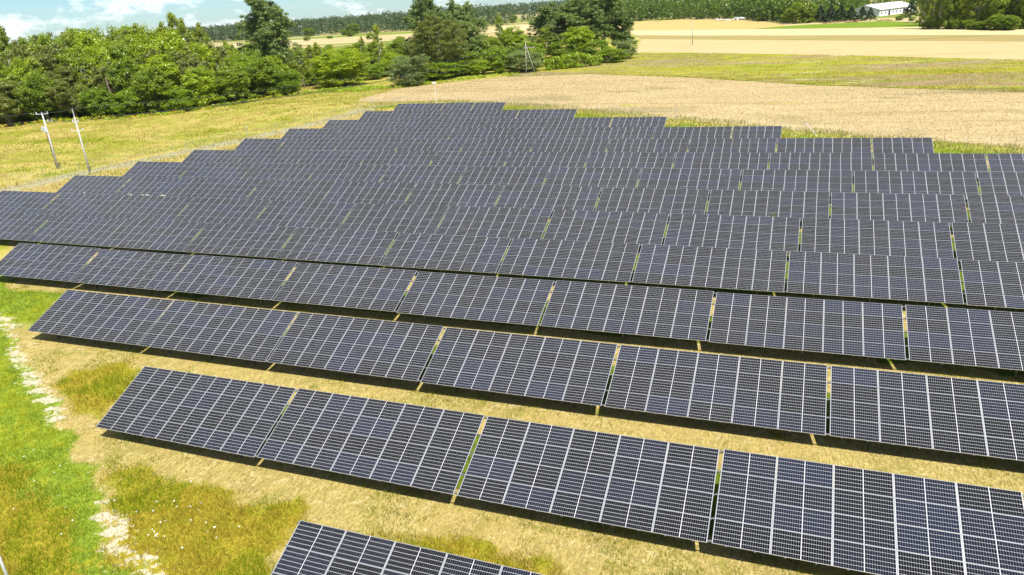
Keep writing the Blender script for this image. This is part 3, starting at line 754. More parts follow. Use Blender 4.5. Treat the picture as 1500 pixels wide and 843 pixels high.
GROVE = [
    (45.6, 352.4, 3.3, 5.8, 'bush', 0),
    (48.3, 348.0, 4.5, 4.3, 'bush', 0),
    (51.0, 343.7, 4.9, 5.1, 'bush', 0),
    (53.8, 339.3, 4.1, 4.2, 'bush', 0),
    (56.8, 334.8, 4.2, 4.2, 'bush', 0),
    (59.4, 330.6, 3.5, 5.0, 'bush', 0),
    (60.8, 327.8, 3.7, 4.9, 'bush', 0),
    (63.5, 323.8, 6.2, 5.8, 'bush', 0),
    (66.0, 319.9, 5.8, 5.7, 'bush', 0),
    (67.6, 317.0, 5.4, 4.2, 'bush', 0),
    (43.8, 354.2, 18.0, 6.6, 'birch', 0),
    (47.6, 378.4, 19.6, 5.9, 'birch', 1),
    (52.2, 404.0, 20.3, 7.2, 'birch', 2),
    (46.6, 351.1, 18.3, 5.9, 'birch', 0),
    (49.7, 375.2, 19.2, 7.0, 'birch', 1),
    (53.4, 400.2, 19.9, 5.5, 'conifer', 2),
    (49.0, 349.5, 15.0, 6.3, 'birch', 0),
    (52.9, 373.2, 19.5, 6.9, 'birch', 1),
    (55.5, 398.1, 22.0, 7.0, 'broad', 2),
    (50.9, 346.4, 16.2, 6.5, 'birch', 0),
    (54.4, 370.2, 17.8, 7.2, 'conifer', 1),
    (58.8, 396.9, 21.9, 6.0, 'birch', 2),
    (51.7, 343.2, 17.2, 6.4, 'broad', 0),
    (56.5, 367.3, 20.2, 5.7, 'birch', 1),
    (60.7, 395.1, 21.3, 5.8, 'birch', 2),
    (53.7, 342.6, 18.8, 7.2, 'birch', 0),
    (58.1, 366.2, 20.4, 6.4, 'broadlight', 1),
    (62.8, 387.5, 20.4, 7.2, 'broadlight', 2),
    (56.6, 341.6, 16.6, 7.1, 'broadlight', 0),
    (60.7, 359.7, 19.1, 6.7, 'conifer', 1),
    (65.0, 389.5, 21.1, 6.3, 'broadlight', 2),
    (58.8, 337.8, 19.0, 7.0, 'birch', 0),
    (61.9, 358.9, 18.2, 7.4, 'birch', 1),
    (67.0, 384.6, 19.1, 6.4, 'birch', 2),
    (59.5, 336.1, 18.1, 7.0, 'birch', 0),
    (64.1, 358.1, 20.1, 7.3, 'broad', 1),
    (69.4, 379.7, 20.0, 6.1, 'broadlight', 2),
    (61.8, 335.2, 18.7, 7.4, 'birch', 0),
    (65.7, 354.3, 16.8, 5.8, 'birch', 1),
    (71.4, 379.7, 19.2, 7.3, 'conifer', 2),
    (63.6, 333.6, 17.6, 6.2, 'birch', 0),
    (68.8, 351.7, 18.3, 7.2, 'conifer', 1),
    (73.3, 378.2, 18.1, 6.3, 'broad', 2),
    (65.5, 329.3, 15.0, 7.0, 'broadlight', 0),
    (69.8, 349.8, 17.4, 6.1, 'conifer', 1),
    (74.9, 372.6, 21.5, 7.1, 'conifer', 2),
    (67.3, 328.4, 17.6, 7.3, 'birch', 0),
    (72.3, 348.7, 18.8, 6.7, 'broadlight', 1),
    (77.9, 370.4, 18.7, 7.4, 'birch', 2),
    (69.6, 327.3, 15.8, 6.7, 'birch', 0),
    (74.4, 345.9, 18.7, 7.2, 'broad', 1),
    (79.4, 369.7, 18.0, 6.6, 'conifer', 2),
    (71.1, 325.6, 15.4, 6.2, 'broad', 0),
    (75.6, 344.3, 19.8, 6.5, 'broad', 1),
    (81.4, 366.0, 21.3, 6.8, 'broadlight', 2),
    (72.1, 321.9, 17.8, 6.7, 'broadlight', 0),
    (77.5, 339.9, 18.9, 6.6, 'birch', 1),
    (83.2, 364.7, 18.2, 7.1, 'broadlight', 2),
    (74.3, 320.0, 15.1, 6.3, 'broadlight', 0),
    (79.2, 338.8, 18.9, 5.9, 'birch', 1),
    (84.5, 359.5, 20.4, 5.6, 'broadlight', 2),
]

for (x, y, h, wd, kind, label) in TREES:
    nm, ct = NAME[kind]; tree(nm, x, y, h, wd, kind, label, ct)
RANK = ['just behind the front edge of the left wood', 'second rank back inside the dense left wood', 'in the middle depth of the left wood', 'towards the back of the left wood', 'on the skyline at the back of the left wood', 'in the young thicket between the tall poplar and the olive tree', 'at the shady foot of the left wood']
LOOK = {'broad': 'mid green leafy tree', 'broadlight': 'bright green leafy tree', 'willow': 'pale olive feathery tree', 'birch': 'slim loose crowned birch', 'bush': 'low bush'}
for (x, y, h, wd, kind, ri) in WOOD:
    nm, ct = NAME[kind]; tree(nm, x, y, h, wd, kind, LOOK[kind]+' '+RANK[ri], ct, 'trees inside the left wood')
FIRST = [i for i, q in enumerate(GROVE) if q[4] == 'birch'][0]
GL = {'bush': 'low bush', 'broadlight': 'bright leafy tree', 'birch': 'pale birch', 'broad': 'leafy dark tree', 'conifer': 'dark spruce'}
for i, (x, y, h, wd, kind, ri) in enumerate(GROVE):
    nm, ct = NAME[kind]
    lb = 'white stemmed birch at the left front corner of the grove right of the barn' if i == FIRST else GL[kind]+[' in the front rank of the dense grove right of the barn', ' in the second rank of the grove right of the barn', ' at the back of the grove right of the barn'][ri]
    tree(nm, x, y, h, wd, kind, lb, ct, None if i == FIRST else 'trees of the grove right of the barn')
# the low hedge in front of the grove
rg = np.random.default_rng(5)
ha, hb2 = np.array([-74.5, 222.0]), np.array([-60.5, 235.0])
cs = []
for i in range(190):
    s = rg.random(); q = ha+(hb2-ha)*s; wd = 2.1*(1-.5*abs(2*s-1)**3)
    cs.append((q[0]+rg.normal()*wd*.45, q[1]+rg.normal()*wd*.45, gzf(*q)+.5+rg.random()*3.7*(1-.35*abs(2*s-1)**2)))
co, fa, tone = leaves(np.array(cs), np.full(len(cs), .85), 60, .26, rg)
hd = empty('hedge', (float(ha[0]), float(ha[1]), gzf(*ha)))
mesh_np('foliage', co-np.array(hd.location), fa, LEAF['bushlight'], hd, {'leaf': tone*.6})
mb = MB()
for i in range(9):
    q = ha+(hb2-ha)*(i/8.0)-ha; z = gzf(*(q+ha))-hd.location.z
    mb.tube([(q[0], q[1], z-.2), (q[0]+.2, q[1], z+1.0), (q[0]+.1, q[1]+.2, z+2)], [.08, .06, .02], 5)
mb.build('stem', BARK, hd)
tag(hd, 'low bright green hedge along the meadow in front of the grove', 'hedge')

# far woods: each reads as one mass
def far_wood(name, pts, mat, label, cat, per=70, size=1.0):
    rg = np.random.default_rng(len(pts)); CC = []; RR = []
    for (x, y, h, wd, con) in pts:
        n = 13; z0 = gzf(x, y)
        for j in range(n):
            s = (j+.5)/n; a = rg.random()*6.28
            w_ = wd*.5*((1-s)**.8*(.9 if con else 1) + .12 if con else math.sin(math.pi*(.12+.84*s))**.7)*(.35+.65*rg.random())
            CC.append((x+w_*math.cos(a), y+w_*math.sin(a), z0+h*(.06+.90*s))); RR.append(wd*(.13 if con else .21))
    co, fa, tone = leaves(np.array(CC), np.array(RR), max(4, per//13), size, rg)
    return tag(mesh_np(name, co, fa, mat, attr={'leaf': tone}), label, cat, kind='stuff')
def scatter(line, depth, n, hfun, wr, con=.3, seed=1):
    rg = random.Random(seed); L_ = np.array(line, float); seg = np.r_[0, np.cumsum(np.hypot(*np.diff(L_, axis=0).T))]; o = []
    for _ in range(n):
        s = rg.random()*seg[-1]; dd = rg.random()**1.25
        x = np.interp(s, seg, L_[:, 0]); y = np.interp(s, seg, L_[:, 1]); r_ = math.hypot(x, y)
        k = dd*depth/r_; o.append((x*(1+k), y*(1+k), hfun(dd)*rg.uniform(.85, 1.12), rg.uniform(*wr), rg.random() < con))
    return o
far_wood('wood', scatter([(-190, 690), (-136, 642), (-92, 622), (-46, 570), (-26, 520), (-8, 476)], 190, 900, lambda d: 12+10*min(1, d*2.4), (7, 11), .4, 1), LEAF['forest'], 'long mixed wood behind the tan fields right of the centre', 'wood', 104, .85)
far_wood('wood', scatter([(-30, 520), (-4, 468), (8, 462), (32, 530), (60, 545), (110, 470), (140, 400)], 200, 620, lambda d: 13+11*min(1, d*2.2), (7, 11), .4, 2), LEAF['forest'], 'bright green wood behind the dark spruces and the white barn', 'wood', 104, .8)
far_wood('wood', scatter([(-900, 900), (-760, 870), (-640, 850), (-530, 830), (-430, 800), (-345, 740), (-290, 760)], 400, 1000, lambda d: 17+8*d, (12, 19), .3, 3), LEAF['distant'], 'distant dark wood on the horizon beyond the left tan field', 'wood', 66, 1.3)
far_wood('wood', scatter([(-1500, 1500), (-1100, 1500), (-700, 1550), (-520, 1500), (-420, 1450), (-300, 1500)], 900, 1100, lambda d: 20+6*d, (20, 34), .3, 4), LEAF['distant'], 'far band of trees along the horizon behind everything else', 'wood', 52, 2.4)
far_wood('wood', scatter([(-330, 900), (-300, 880), (-270, 940), (-240, 960)], 120, 40, lambda d: 12, (8, 13), .3, 6), LEAF['distant'], 'small dark wood in the gap between the poplars and the grove', 'wood', 66, 1.2)

# ================================================================ solar tables
t = NT('solar_cells'); O = t.obj(); s3 = t.n('ShaderNodeSeparateXYZ'); t.l(O, s3.inputs[0])
ax = t.math('ABSOLUTE', s3.outputs[0]); ay = t.math('ADD', s3.outputs[1], .5175)
fx = t.math('FRACT', t.math('DIVIDE', t.math('SUBTRACT', ax, .014), .0845)); fy = t.math('FRACT', t.math('DIVIDE', ay, .1725))
lx = t.math('LESS_THAN', t.math('ABSOLUTE', t.math('SUBTRACT', fx, .5)), .5-.032)
ly = t.math('LESS_THAN', t.math('ABSOLUTE', t.math('SUBTRACT', fy, .5)), .5-.050)
inn = t.math('MULTIPLY', t.math('GREATER_THAN', ax, .014), t.math('LESS_THAN', ax, .014+.0845*12))
iny = t.math('LESS_THAN', t.math('ABSOLUTE', s3.outputs[1]), .5175)
cell = t.math('MULTIPLY', t.math('MULTIPLY', lx, ly), t.math('MULTIPLY', inn, iny))
rn = t.rand()
cellc = t.mix(t.math('POWER', rn, 2.0), (.0034, .0036, .0040), (.0070, .0100, .0240))
strip_ = t.math('LESS_THAN', ax, .014); col = t.mix(cell, t.mix(strip_, (.29, .295, .30), (.48, .48, .49)), cellc)
nz = t.noise(t.map(t.geo(), (.05, .05, .05)), 1.0, 3)
q = t.n('ShaderNodeBsdfPrincipled'); t.l(col, q.inputs['Base Color'])
q.inputs['Roughness'].default_value = .16; q.inputs['Specular IOR Level'].default_value = .26; q.inputs['IOR'].default_value = 1.45
t.l(q.outputs[0], t.out.inputs['Surface']); CELLS = t.m
ALU = simple('anodised_aluminium', (.49, .49, .50), .38, .55, .06, 6)
STEEL = simple('galvanised_steel', (.20, .205, .21), .5, .6, .15, 8)
PW, PH, PT = 2.124, 1.056, .035
def frame_bits(mb):
    a, b = .030, .0095
    mb.box((0, PH/2-b/2, 0), (PW, b, PT)); mb.box((0, -PH/2+b/2, 0), (PW, b, PT))
    mb.box((PW/2-a/2, 0, 0), (a, PH-2*b-.001, PT)); mb.box((-PW/2+a/2, 0, 0), (a, PH-2*b-.001, PT))
mb = MB(); mb.box((0, 0, .011), (PW-.062, PH-.021, .006)); cells_ob = mb.build('solar_panel', CELLS)
mb = MB(); frame_bits(mb); frame_ob = mb.build('frame', ALU)
mb = MB(); mb.box((0, 0, .011), (PW-.062, PH-.021, .006)); mb.cur = 1; frame_bits(mb); far_ob = mb.build('solar_panel', [CELLS, ALU])
ME_CELL, ME_FRAME, ME_FAR = cells_ob.data, frame_ob.data, far_ob.data
for o in (cells_ob, frame_ob, far_ob): bpy.data.objects.remove(o)
RX = Matrix.Rotation(TILT, 3, 'X')
def slope(s, off): return Vector((0, s*CT - off*ST, ZB + s*ST + off*CT))      # a point s up the slope, off along the panel normal
def table_proto(cols, fine):
    root = empty('solar_table', (0, 0, -200)); x0 = -(cols-1)/2*2.138; W_ = cols*2.138-.014
    for j in range(4):
        for i in range(cols):
            o = link(bpy.data.objects.new('solar_panel', ME_CELL if fine else ME_FAR), root)
            p = slope(.525+j*1.07, 0); o.location = (x0+i*2.138, p.y, p.z); o.rotation_euler = (TILT, 0, 0)
            if fine: link(bpy.data.objects.new('frame', ME_FRAME), o)
    pl = None
    for s in (.10, 1.06, 2.13, 3.20, 4.16):
        mb = MB(); mb.box(slope(s, -.052), (W_+.18, .06, .065), RX)
        if s == .10:
            for i in range(cols*2): mb.box(slope(-.02, -.012)+Vector((-W_/2+W_*(i+.5)/(cols*2), 0, 0)), (.05, .05, .03), RX)
        mb.build('purlin', STEEL, root)
    nf = 3 if cols > 3 else 2
    for i in range(nf):
        x = -W_/2+W_*(i+.5)/nf
        mb = MB(); mb.box(slope(2.13, -.135)+Vector((x, 0, 0)), (.06, 3.9, .10), RX); mb.build('rafter', STEEL, root)
        for s in (.95, 3.35):
            top = slope(s, -.19); mb = MB(); h_ = top.z+.5
            mb.box((x-.03, top.y, top.z-h_/2), (.012, .09, h_)); mb.box((x, top.y+.039, top.z-h_/2), (.048, .012, h_)); mb.box((x, top.y-.039, top.z-h_/2), (.048, .012, h_))
            mb.build('post', STEEL, root)
    return root
TP = {}
ORD = ['leftmost', 'second from the left', 'third from the left', 'fourth from the left', 'fifth from the left', 'sixth from the left', 'seventh from the left', 'eighth from the left', 'ninth from the left', 'tenth from the left', 'eleventh from the left']
ROWN = ['nearest row, cut off at the bottom edge', 'second nearest row', 'third nearest row', 'fourth nearest row', 'fifth nearest row', 'sixth nearest row', 'seventh nearest row', 'seventh farthest row', 'sixth farthest row', 'fifth farthest row', 'fourth farthest row', 'third farthest row', 'second farthest row', 'farthest row']
CNT = {5: 'twenty', 4: 'sixteen', 3: 'twelve'}
for k in range(14):
    n0, n1, first, last = LAYOUT[k]; ns = list(range(n0, n1+1))
    for j, n in enumerate(ns):
        cols = first if j == 0 else (last if j == len(ns)-1 else 5)
        ul = U0[k]+n*PITCH+.085; W_ = cols*2.138-.014
        if j == 0 and first < 5: ul = U0[k]+(n+1)*PITCH-.10-W_
        if k == 13 and j: cols = 3; W_ = 6.37; ul = U0[13]+PITCH+.1+(j-1)*6.6
        fine = k <= 3; key = (cols, fine)
        if key not in TP: TP[key] = table_proto(cols, fine); o = TP[key]
        else: o = copy_tree(TP[key])
        uc = ul+W_/2; z = float(ter(uc, ROWV[k]+2)); sl_ = float(ter(uc+5, ROWV[k]+2)-ter(uc-5, ROWV[k]+2))/10
        o.location = (uc, ROWV[k]+random.uniform(-.015, .015), z+random.uniform(-.035, .035)+(-.1 if k == 0 else 0))
        o.rotation_euler = (random.uniform(-.007, .007), -math.atan(sl_)+random.uniform(-.0015, .0015), random.uniform(-.001, .001))
        o.name = 'solar_table'
        only = len(ns) == 1
        pos = 'the only table seen' if only else (ORD[j] if j < len(ns)-1 else 'rightmost')
        if k == 0: lab = 'table of dark solar panels partly cut off by the bottom edge of the photo'
        else: lab = 'tilted table of %s dark solar panels, %s in the %s' % (CNT[cols], pos, ROWN[k])
        tag(o, lab, 'solar table', 'tables of solar panels set out in rows')

# the rows run on beyond the right edge of the photo
for k, extra in enumerate((3, 2, 2, 1, 1, 1, 1, 1, 1)):
    for e in range(extra):
        uc = U0[k]+(LAYOUT[k][1]+1+e)*PITCH+PITCH/2; o = copy_tree(TP[(5, k <= 3)])
        o.location = (uc, ROWV[k], float(ter(uc, ROWV[k]+2))+(-.1 if k == 0 else 0)); o.rotation_euler = (0, 0, 0); o.name = 'solar_table'
        tag(o, '%s table of solar panels past the right photo edge in the %s' % (('first', 'second', 'third')[e], ROWN[k].split(',')[0]), 'solar table', 'tables of solar panels set out in rows')

# ================================================================ grass, weeds, flowers
def blades(name, pts, hgt, wid, lean, colr, mat, label, cat):
    n = len(pts); a = rng.random(n)*6.283; dx, dy = np.cos(a), np.sin(a)
    la = rng.random(n)*6.283; lz = hgt[:, None]; L_ = lean*hgt
    base = pts; w2 = (wid*.5)
    v0 = base+np.stack([-dx*w2, -dy*w2, np.full(n, -.02)], 1); v1 = base+np.stack([dx*w2, dy*w2, np.full(n, -.02)], 1)
    v2 = base+np.stack([np.cos(la)*L_, np.sin(la)*L_, hgt], 1)
    co = np.stack([v0, v1, v2], 1).reshape(-1, 3)
    return tag(mesh_np(name, co, np.arange(n*3).reshape(-1, 3), mat, attr={'tint': np.repeat(colr, 3, 0)}), label, cat, kind='stuff')
t = NT('grass_blade'); a = t.attr('tint').outputs['Color']
d = t.n('ShaderNodeBsdfDiffuse'); t.l(a, d.inputs[0]); tr = t.n('ShaderNodeBsdfTranslucent'); t.l(a, tr.inputs[0])
ms = t.n('ShaderNodeMixShader'); ms.inputs[0].default_value = .35; t.l(d.outputs[0], ms.inputs[1]); t.l(tr.outputs[0], ms.inputs[2]); t.l(ms.outputs[0], t.out.inputs['Surface'])
BLADE = t.m
def in_view(x, y, marg=.06):
    z = ter(x, y)-CAM_H
    d = x*FW.x+y*FW.y+z*FW.z; a = (x*RT.x+y*RT.y+z*RT.z)/d; b = (x*UP.x+y*UP.y+z*UP.z)/d
    return (d > 5) & (abs(a) < .705+marg) & (abs(b) < .396+marg)
def pick(n, lo, hi): return lo+(hi-lo)*rng.random((n, 1))
def shades(n, a, b):
    s = rng.random((n, 1)); return np.array(a)*(1-s)+np.array(b)*s
# near grass: seen from the air, density falls with distance
n = 900000
rr = 16+64*rng.random(n)**1.1; aa = rng.random(n)*1.75-1.22
gx_, gy_ = rr*np.sin(aa), rr*np.cos(aa)
ok = in_view(gx_, gy_) & (gy_ > 6); gx_, gy_ = gx_[ok], gy_[ok]
lu, ol, sa_, me_, un, he, st_ = zones(gx_, gy_)
clump = fbm(gx_*1.1, gy_*1.1, 61)
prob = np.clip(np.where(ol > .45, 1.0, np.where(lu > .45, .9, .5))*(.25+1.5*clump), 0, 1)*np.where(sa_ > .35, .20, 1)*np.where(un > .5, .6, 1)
ok = rng.random(len(gx_)) < prob
gx_, gy_, lu, ol, un, clump, sa_ = gx_[ok], gy_[ok], lu[ok], ol[ok], un[ok], clump[ok], sa_[ok]
n = len(gx_); r1 = rng.random(n)
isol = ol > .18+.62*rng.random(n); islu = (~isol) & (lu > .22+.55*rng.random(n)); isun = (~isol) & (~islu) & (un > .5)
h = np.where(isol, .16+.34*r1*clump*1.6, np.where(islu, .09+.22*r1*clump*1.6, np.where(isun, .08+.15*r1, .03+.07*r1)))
lean = np.where(isol, .5, np.where(islu, .45, np.where(isun, .5, 2.6)))
dist = np.hypot(gx_, gy_); wid = np.where(isol | islu, .016, .018)*(.6+dist/38)
colr = shades(n, (.28, .21, .060), (.57, .445, .165))
colr[isol] = shades(isol.sum(), (.20, .18, .010), (.48, .37, .050))
gm = isol & (vnoise(gx_*.5, gy_*.5, 88) > .55); colr[gm] = shades(gm.sum(), (.13, .18, .008), (.29, .33, .014))
colr[islu] = shades(islu.sum(), (.105, .165, .010), (.30, .365, .030))
gm = islu & (vnoise(gx_*.4, gy_*.4, 91) > .62); colr[gm] = shades(gm.sum(), (.26, .28, .010), (.42, .40, .025))
colr[isun] = shades(isun.sum(), (.065, .10, .006), (.18, .235, .012))  # green blades under the tables, table shade worked into the darker tint
q_ = (~isol) & (~islu) & (~isun) & (vnoise(gx_*.55, gy_*.55, 70)+.5*vnoise(gx_*2.1, gy_*2.1, 71) > .88+.16*rng.random(n))
h[q_] = .07+.20*rng.random(q_.sum()); lean[q_] = .5; colr[q_] = shades(q_.sum(), (.13, .17, .008), (.36, .36, .03))
q_ = (~isol) & (~islu) & (~isun) & (vnoise(gx_*.9, gy_*.9, 75) > .72); colr[q_] *= .62
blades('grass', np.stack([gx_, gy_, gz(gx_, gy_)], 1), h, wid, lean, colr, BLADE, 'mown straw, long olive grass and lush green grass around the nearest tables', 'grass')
# meadow left of the park and long grass by the back fence: coarse tufts
n = 420000
gx_ = -230+300*rng.random(n); gy_ = 55+140*rng.random(n)
ok = in_view(gx_, gy_); gx_, gy_ = gx_[ok], gy_[ok]
lu, ol, sa_, me_, un, he, st_ = zones(gx_, gy_)
inpark = polymask(gx_, gy_, PARK, .1) > .5
infield = polymask(gx_, gy_, [(-102.5, 158), (-97, 152.5), (-74.5, 153.5), (-53.6, 145.2), (0.8, 117.4), (44, 97), (80, 77), (120, 90), (35.8, 152.6), (-28.7, 193.4), (-57.9, 208.8), (-94.4, 194.8), (-104, 179)], .1) > .5
fl = polyline_dist(gx_, gy_, FENCE_B) < 3.2+3.5*fbm(gx_*.2, gy_*.2, 12)
clump = fbm(gx_*.45, gy_*.45, 62)
ok = (((me_ > .5) & ~infield) | fl | (inpark & (un < .3))) & (rng.random(len(gx_)) < np.clip(.1+1.3*clump+.3*fl, 0, 1))
gx_, gy_, lu, he, clump, fl = gx_[ok], gy_[ok], lu[ok], he[ok], clump[ok], fl[ok]
n = len(gx_); mm = fbm(gx_*.1, gy_*.16, 5)
colr = shades(n, (.34, .25, .070), (.50, .38, .14)); g_ = mm > .49+.1*rng.random(n); colr[g_] = shades(g_.sum(), (.15, .17, .012), (.30, .29, .025))
hh_ = (he > .5); colr[hh_] = shades(hh_.sum(), (.22, .17, .10), (.36, .28, .18))
colr[fl] = shades(fl.sum(), (.16, .20, .015), (.36, .34, .06))
blades('meadow_grass', np.stack([gx_, gy_, gz(gx_, gy_)], 1), (.12+.42*rng.random(n)*clump*1.5)*np.where(fl, 1.5, 1), .06+.09*rng.random(n), np.full(n, .45), colr, BLADE, 'dry yellow grass of the meadow left of the fence and along the fences', 'grass')
# tufts over the flowering meadow strip and the field edges
n = 260000
gx_ = -90+260*rng.random(n); gy_ = 95+195*rng.random(n)
MP = [(-81.5, 205.4), (-57.9, 209.4), (-28.7, 194.0), (3.1, 170.4), (35.8, 153.2), (60, 135.6), (120, 90.6), (140, 150), (47.9, 209.4), (3.8, 246.7), (-40.6, 274.0), (-57.9, 281.5), (-75, 262), (-84, 225)]
ok = in_view(gx_, gy_); gx_, gy_ = gx_[ok], gy_[ok]
ok = (polymask(gx_, gy_, MP, .8) > .4*rng.random(len(gx_))) & (fbm(gx_*.3, gy_*.3, 44) > .38); gx_, gy_ = gx_[ok], gy_[ok]; n = len(gx_)
mm = fbm(gx_*.035+gy_*.03, gy_*.16+gx_*.10, 6)+.12*(rng.random(n)-.5); e_ = polyline_dist(gx_, gy_, MP[:6]+[]) < 3.0
colr = shades(n, (.25, .29, .012), (.48, .44, .035)); q_ = mm > .52; colr[q_] = shades(q_.sum(), (.30, .225, .12), (.46, .36, .21))
q_ = (mm > .44) & (mm < .455); colr[q_] = shades(q_.sum(), (.45, .47, .36), (.58, .60, .48)); colr[e_] = shades(e_.sum(), (.13, .17, .012), (.27, .25, .05))
blades('meadow_grass', np.stack([gx_, gy_, gz(gx_, gy_)+.08], 1), .10+.24*rng.random(n), .08+.10*rng.random(n), np.full(n, .8), colr, BLADE, 'flowering grass and heather on the meadow strip between the two wheat fields', 'grass')
# ears and stubble over the wheat field, thinning into weeds at its edges
n = 520000
gx_ = -108+230*rng.random(n); gy_ = 76+134*rng.random(n)
WP = [(-102.5, 158), (-97, 152.5), (-74.5, 153.5), (-53.6, 145.2), (-34.8, 136.6), (-27.7, 133.6), (0.8, 117.4), (20.2, 108.5), (44, 97), (80, 77), (120, 90), (60, 135), (35.8, 152.6), (3.1, 169.8), (-28.7, 193.4), (-57.9, 208.8), (-81.5, 204.8), (-94.4, 194.8), (-104, 179)]
ok = in_view(gx_, gy_); gx_, gy_ = gx_[ok], gy_[ok]
pm = polymask(gx_, gy_, WP, 2.6)+.5*(fbm(gx_*.35, gy_*.35, 15)-.47); ok = pm > .18; gx_, gy_, pm = gx_[ok], gy_[ok], pm[ok]; n = len(gx_)
al = gx_*.56+gy_*.83; st_ = .6*vnoise(al*.9, gx_*.03, 8)+.4*vnoise(gx_*.5, gy_*.5, 9)
ok = rng.random(n) < .25+.9*st_; gx_, gy_, pm, st_ = gx_[ok], gy_[ok], pm[ok], st_[ok]; n = len(gx_)
colr = shades(n, (.43, .33, .160), (.66, .53, .305))*(.74+.46*st_[:, None])
q_ = pm < .62+.25*rng.random(n); colr[q_] = shades(q_.sum(), (.26, .26, .03), (.50, .42, .14))
blades('wheat', np.stack([gx_, gy_, gz(gx_, gy_)+.10], 1), .07+.15*rng.random(n), .06+.07*rng.random(n), np.full(n, 1.3), colr, BLADE, 'ripe pale wheat standing in the field behind the solar tables', 'wheat')
# bright green nettles and goldenrod along the foot of the wood
rg = np.random.default_rng(3)
WE = [(-189, 124), (-178, 134), (-156, 136), (-142, 144), (-136, 168), (-128, 178), (-121, 184), (-107, 182), (-99, 192), (-88, 211), (-76, 210)]
def along(n, off, sp):
    L_ = np.array(WE, float); seg = np.r_[0, np.cumsum(np.hypot(*np.diff(L_, axis=0).T))]; s = rg.random(n)*seg[-1]
    return np.interp(s, seg, L_[:, 0])+off+rg.normal(size=n)*sp, np.interp(s, seg, L_[:, 1])-off*.5+rg.normal(size=n)*sp
x_, y_ = along(260, 1.0, 1.2); x2, y2 = rg.normal(-119.0, 4.2, 170), rg.normal(178.5, 2.0, 170); x_, y_ = np.r_[x_, x2], np.r_[y_, y2]
co, fa, tone = leaves(np.stack([x_, y_, gz(x_, y_)+.4], 1), .5+.5*rg.random(len(x_)), 34, .22, rg, .6)
tag(mesh_np('undergrowth', co, fa, LEAF['bushlight'], attr={'leaf': tone}), 'bright green nettles and weeds along the foot of the wood', 'undergrowth', kind='stuff')
YEL = simple('yellow_petals', (.62, .42, .01), .8, 0, .1); WHT = simple('white_petals', (.80, .80, .76), .8, 0, .05)
x_, y_ = along(170, 2.6, 1.3); k_ = x_ < -133; x_, y_ = x_[k_], y_[k_]
co, fa, tone = leaves(np.stack([x_, y_, gz(x_, y_)+.75], 1), .25+.3*rg.random(len(x_)), 12, .13, rg, .4)
tag(mesh_np('yellow_flowers', co, fa, YEL), 'yellow flowers in front of the left wood', 'flowers', kind='stuff')
fx_ = np.r_[rg.normal(-25.5, 2.2, 26), rg.normal(-38, 6, 24), rg.normal(-25.1, .25, 8)]; fy_ = np.r_[rg.normal(18.6, 1.0, 26), rg.normal(19.5, 2.5, 24), rg.normal(17.9, .2, 8)]
co, fa, tone = leaves(np.stack([fx_, fy_, gz(fx_, fy_)+.32], 1), np.full(len(fx_), .06), 5, .035, rg, .4)
tag(mesh_np('white_flowers', co, fa, WHT), 'white flowers scattered in the grass beside the sandy track', 'flowers', kind='stuff')

# tall weeds that grow up between the rows
WEEDC = simple('dry_seed_heads', (.50, .46, .36), .9, 0, .2); STEM = simple('weed_stem', (.17, .19, .05), .9, 0, .2)
def weed(x, y, h, label, green=False, n=7):
    o = empty('tall_weed', (x, y, gzf(x, y))); mb = MB(); hb_ = []
    for i in range(n):
        a = random.uniform(0, 6.28); r_ = random.uniform(.1, .55); tp = (r_*math.cos(a), r_*math.sin(a), h*random.uniform(.8, 1.0))
        mb.tube([(0, 0, -.05), (tp[0]*.4, tp[1]*.4, h*.5), tp], [.018, .014, .008], 4)
        hb_.append(tp)
    mb.build('stem', STEM, o)
    cc = np.array(hb_); rgl = np.random.default_rng(int(abs(x)*10))
    if green: cc = np.concatenate([cc*np.array([1, 1, q]) for q in (.75, .85, .95)])
    co, fa, tone = leaves(cc, np.full(len(cc), .16 if not green else .2), 16, .07, rgl, .4, .8)
    if green: mesh_np('foliage', co, fa, LEAF['bushgrey'], o, {'leaf': tone})
    else: mesh_np('seed_head', co, fa, WEEDC, o)
    return tag(o, label, 'weed', 'tall weeds between the rows')
weed(-88.0, 65.4, 1.95, 'dry weed poking up at the left end of the seventh nearest row')
weed(-86.6, 65.9, 1.9, 'small dry weed second from the left below the seventh nearest row')
weed(-78.1, 66.0, 1.95, 'thick pale weed, leftmost of three below the seventh nearest row', n=10)
weed(-75.5, 66.0, 2.0, 'pale weed in the middle of three below the seventh nearest row', n=9)
weed(-72.9, 65.9, 1.95, 'pale weed, rightmost of three below the seventh nearest row')
weed(-1.8, 65.4, 2.35, 'leafy green weed standing up in front of the seventh nearest row', True, 9)
weed(10.1, 74.4, 2.0, 'dry weed in front of the seventh farthest row near the right', n=8)
weed(11.8, 74.2, 1.95, 'smaller dry weed right of another in front of the seventh farthest row')
weed(11.2, 83.2, 2.0, 'dry weed in front of the sixth farthest row near the right')

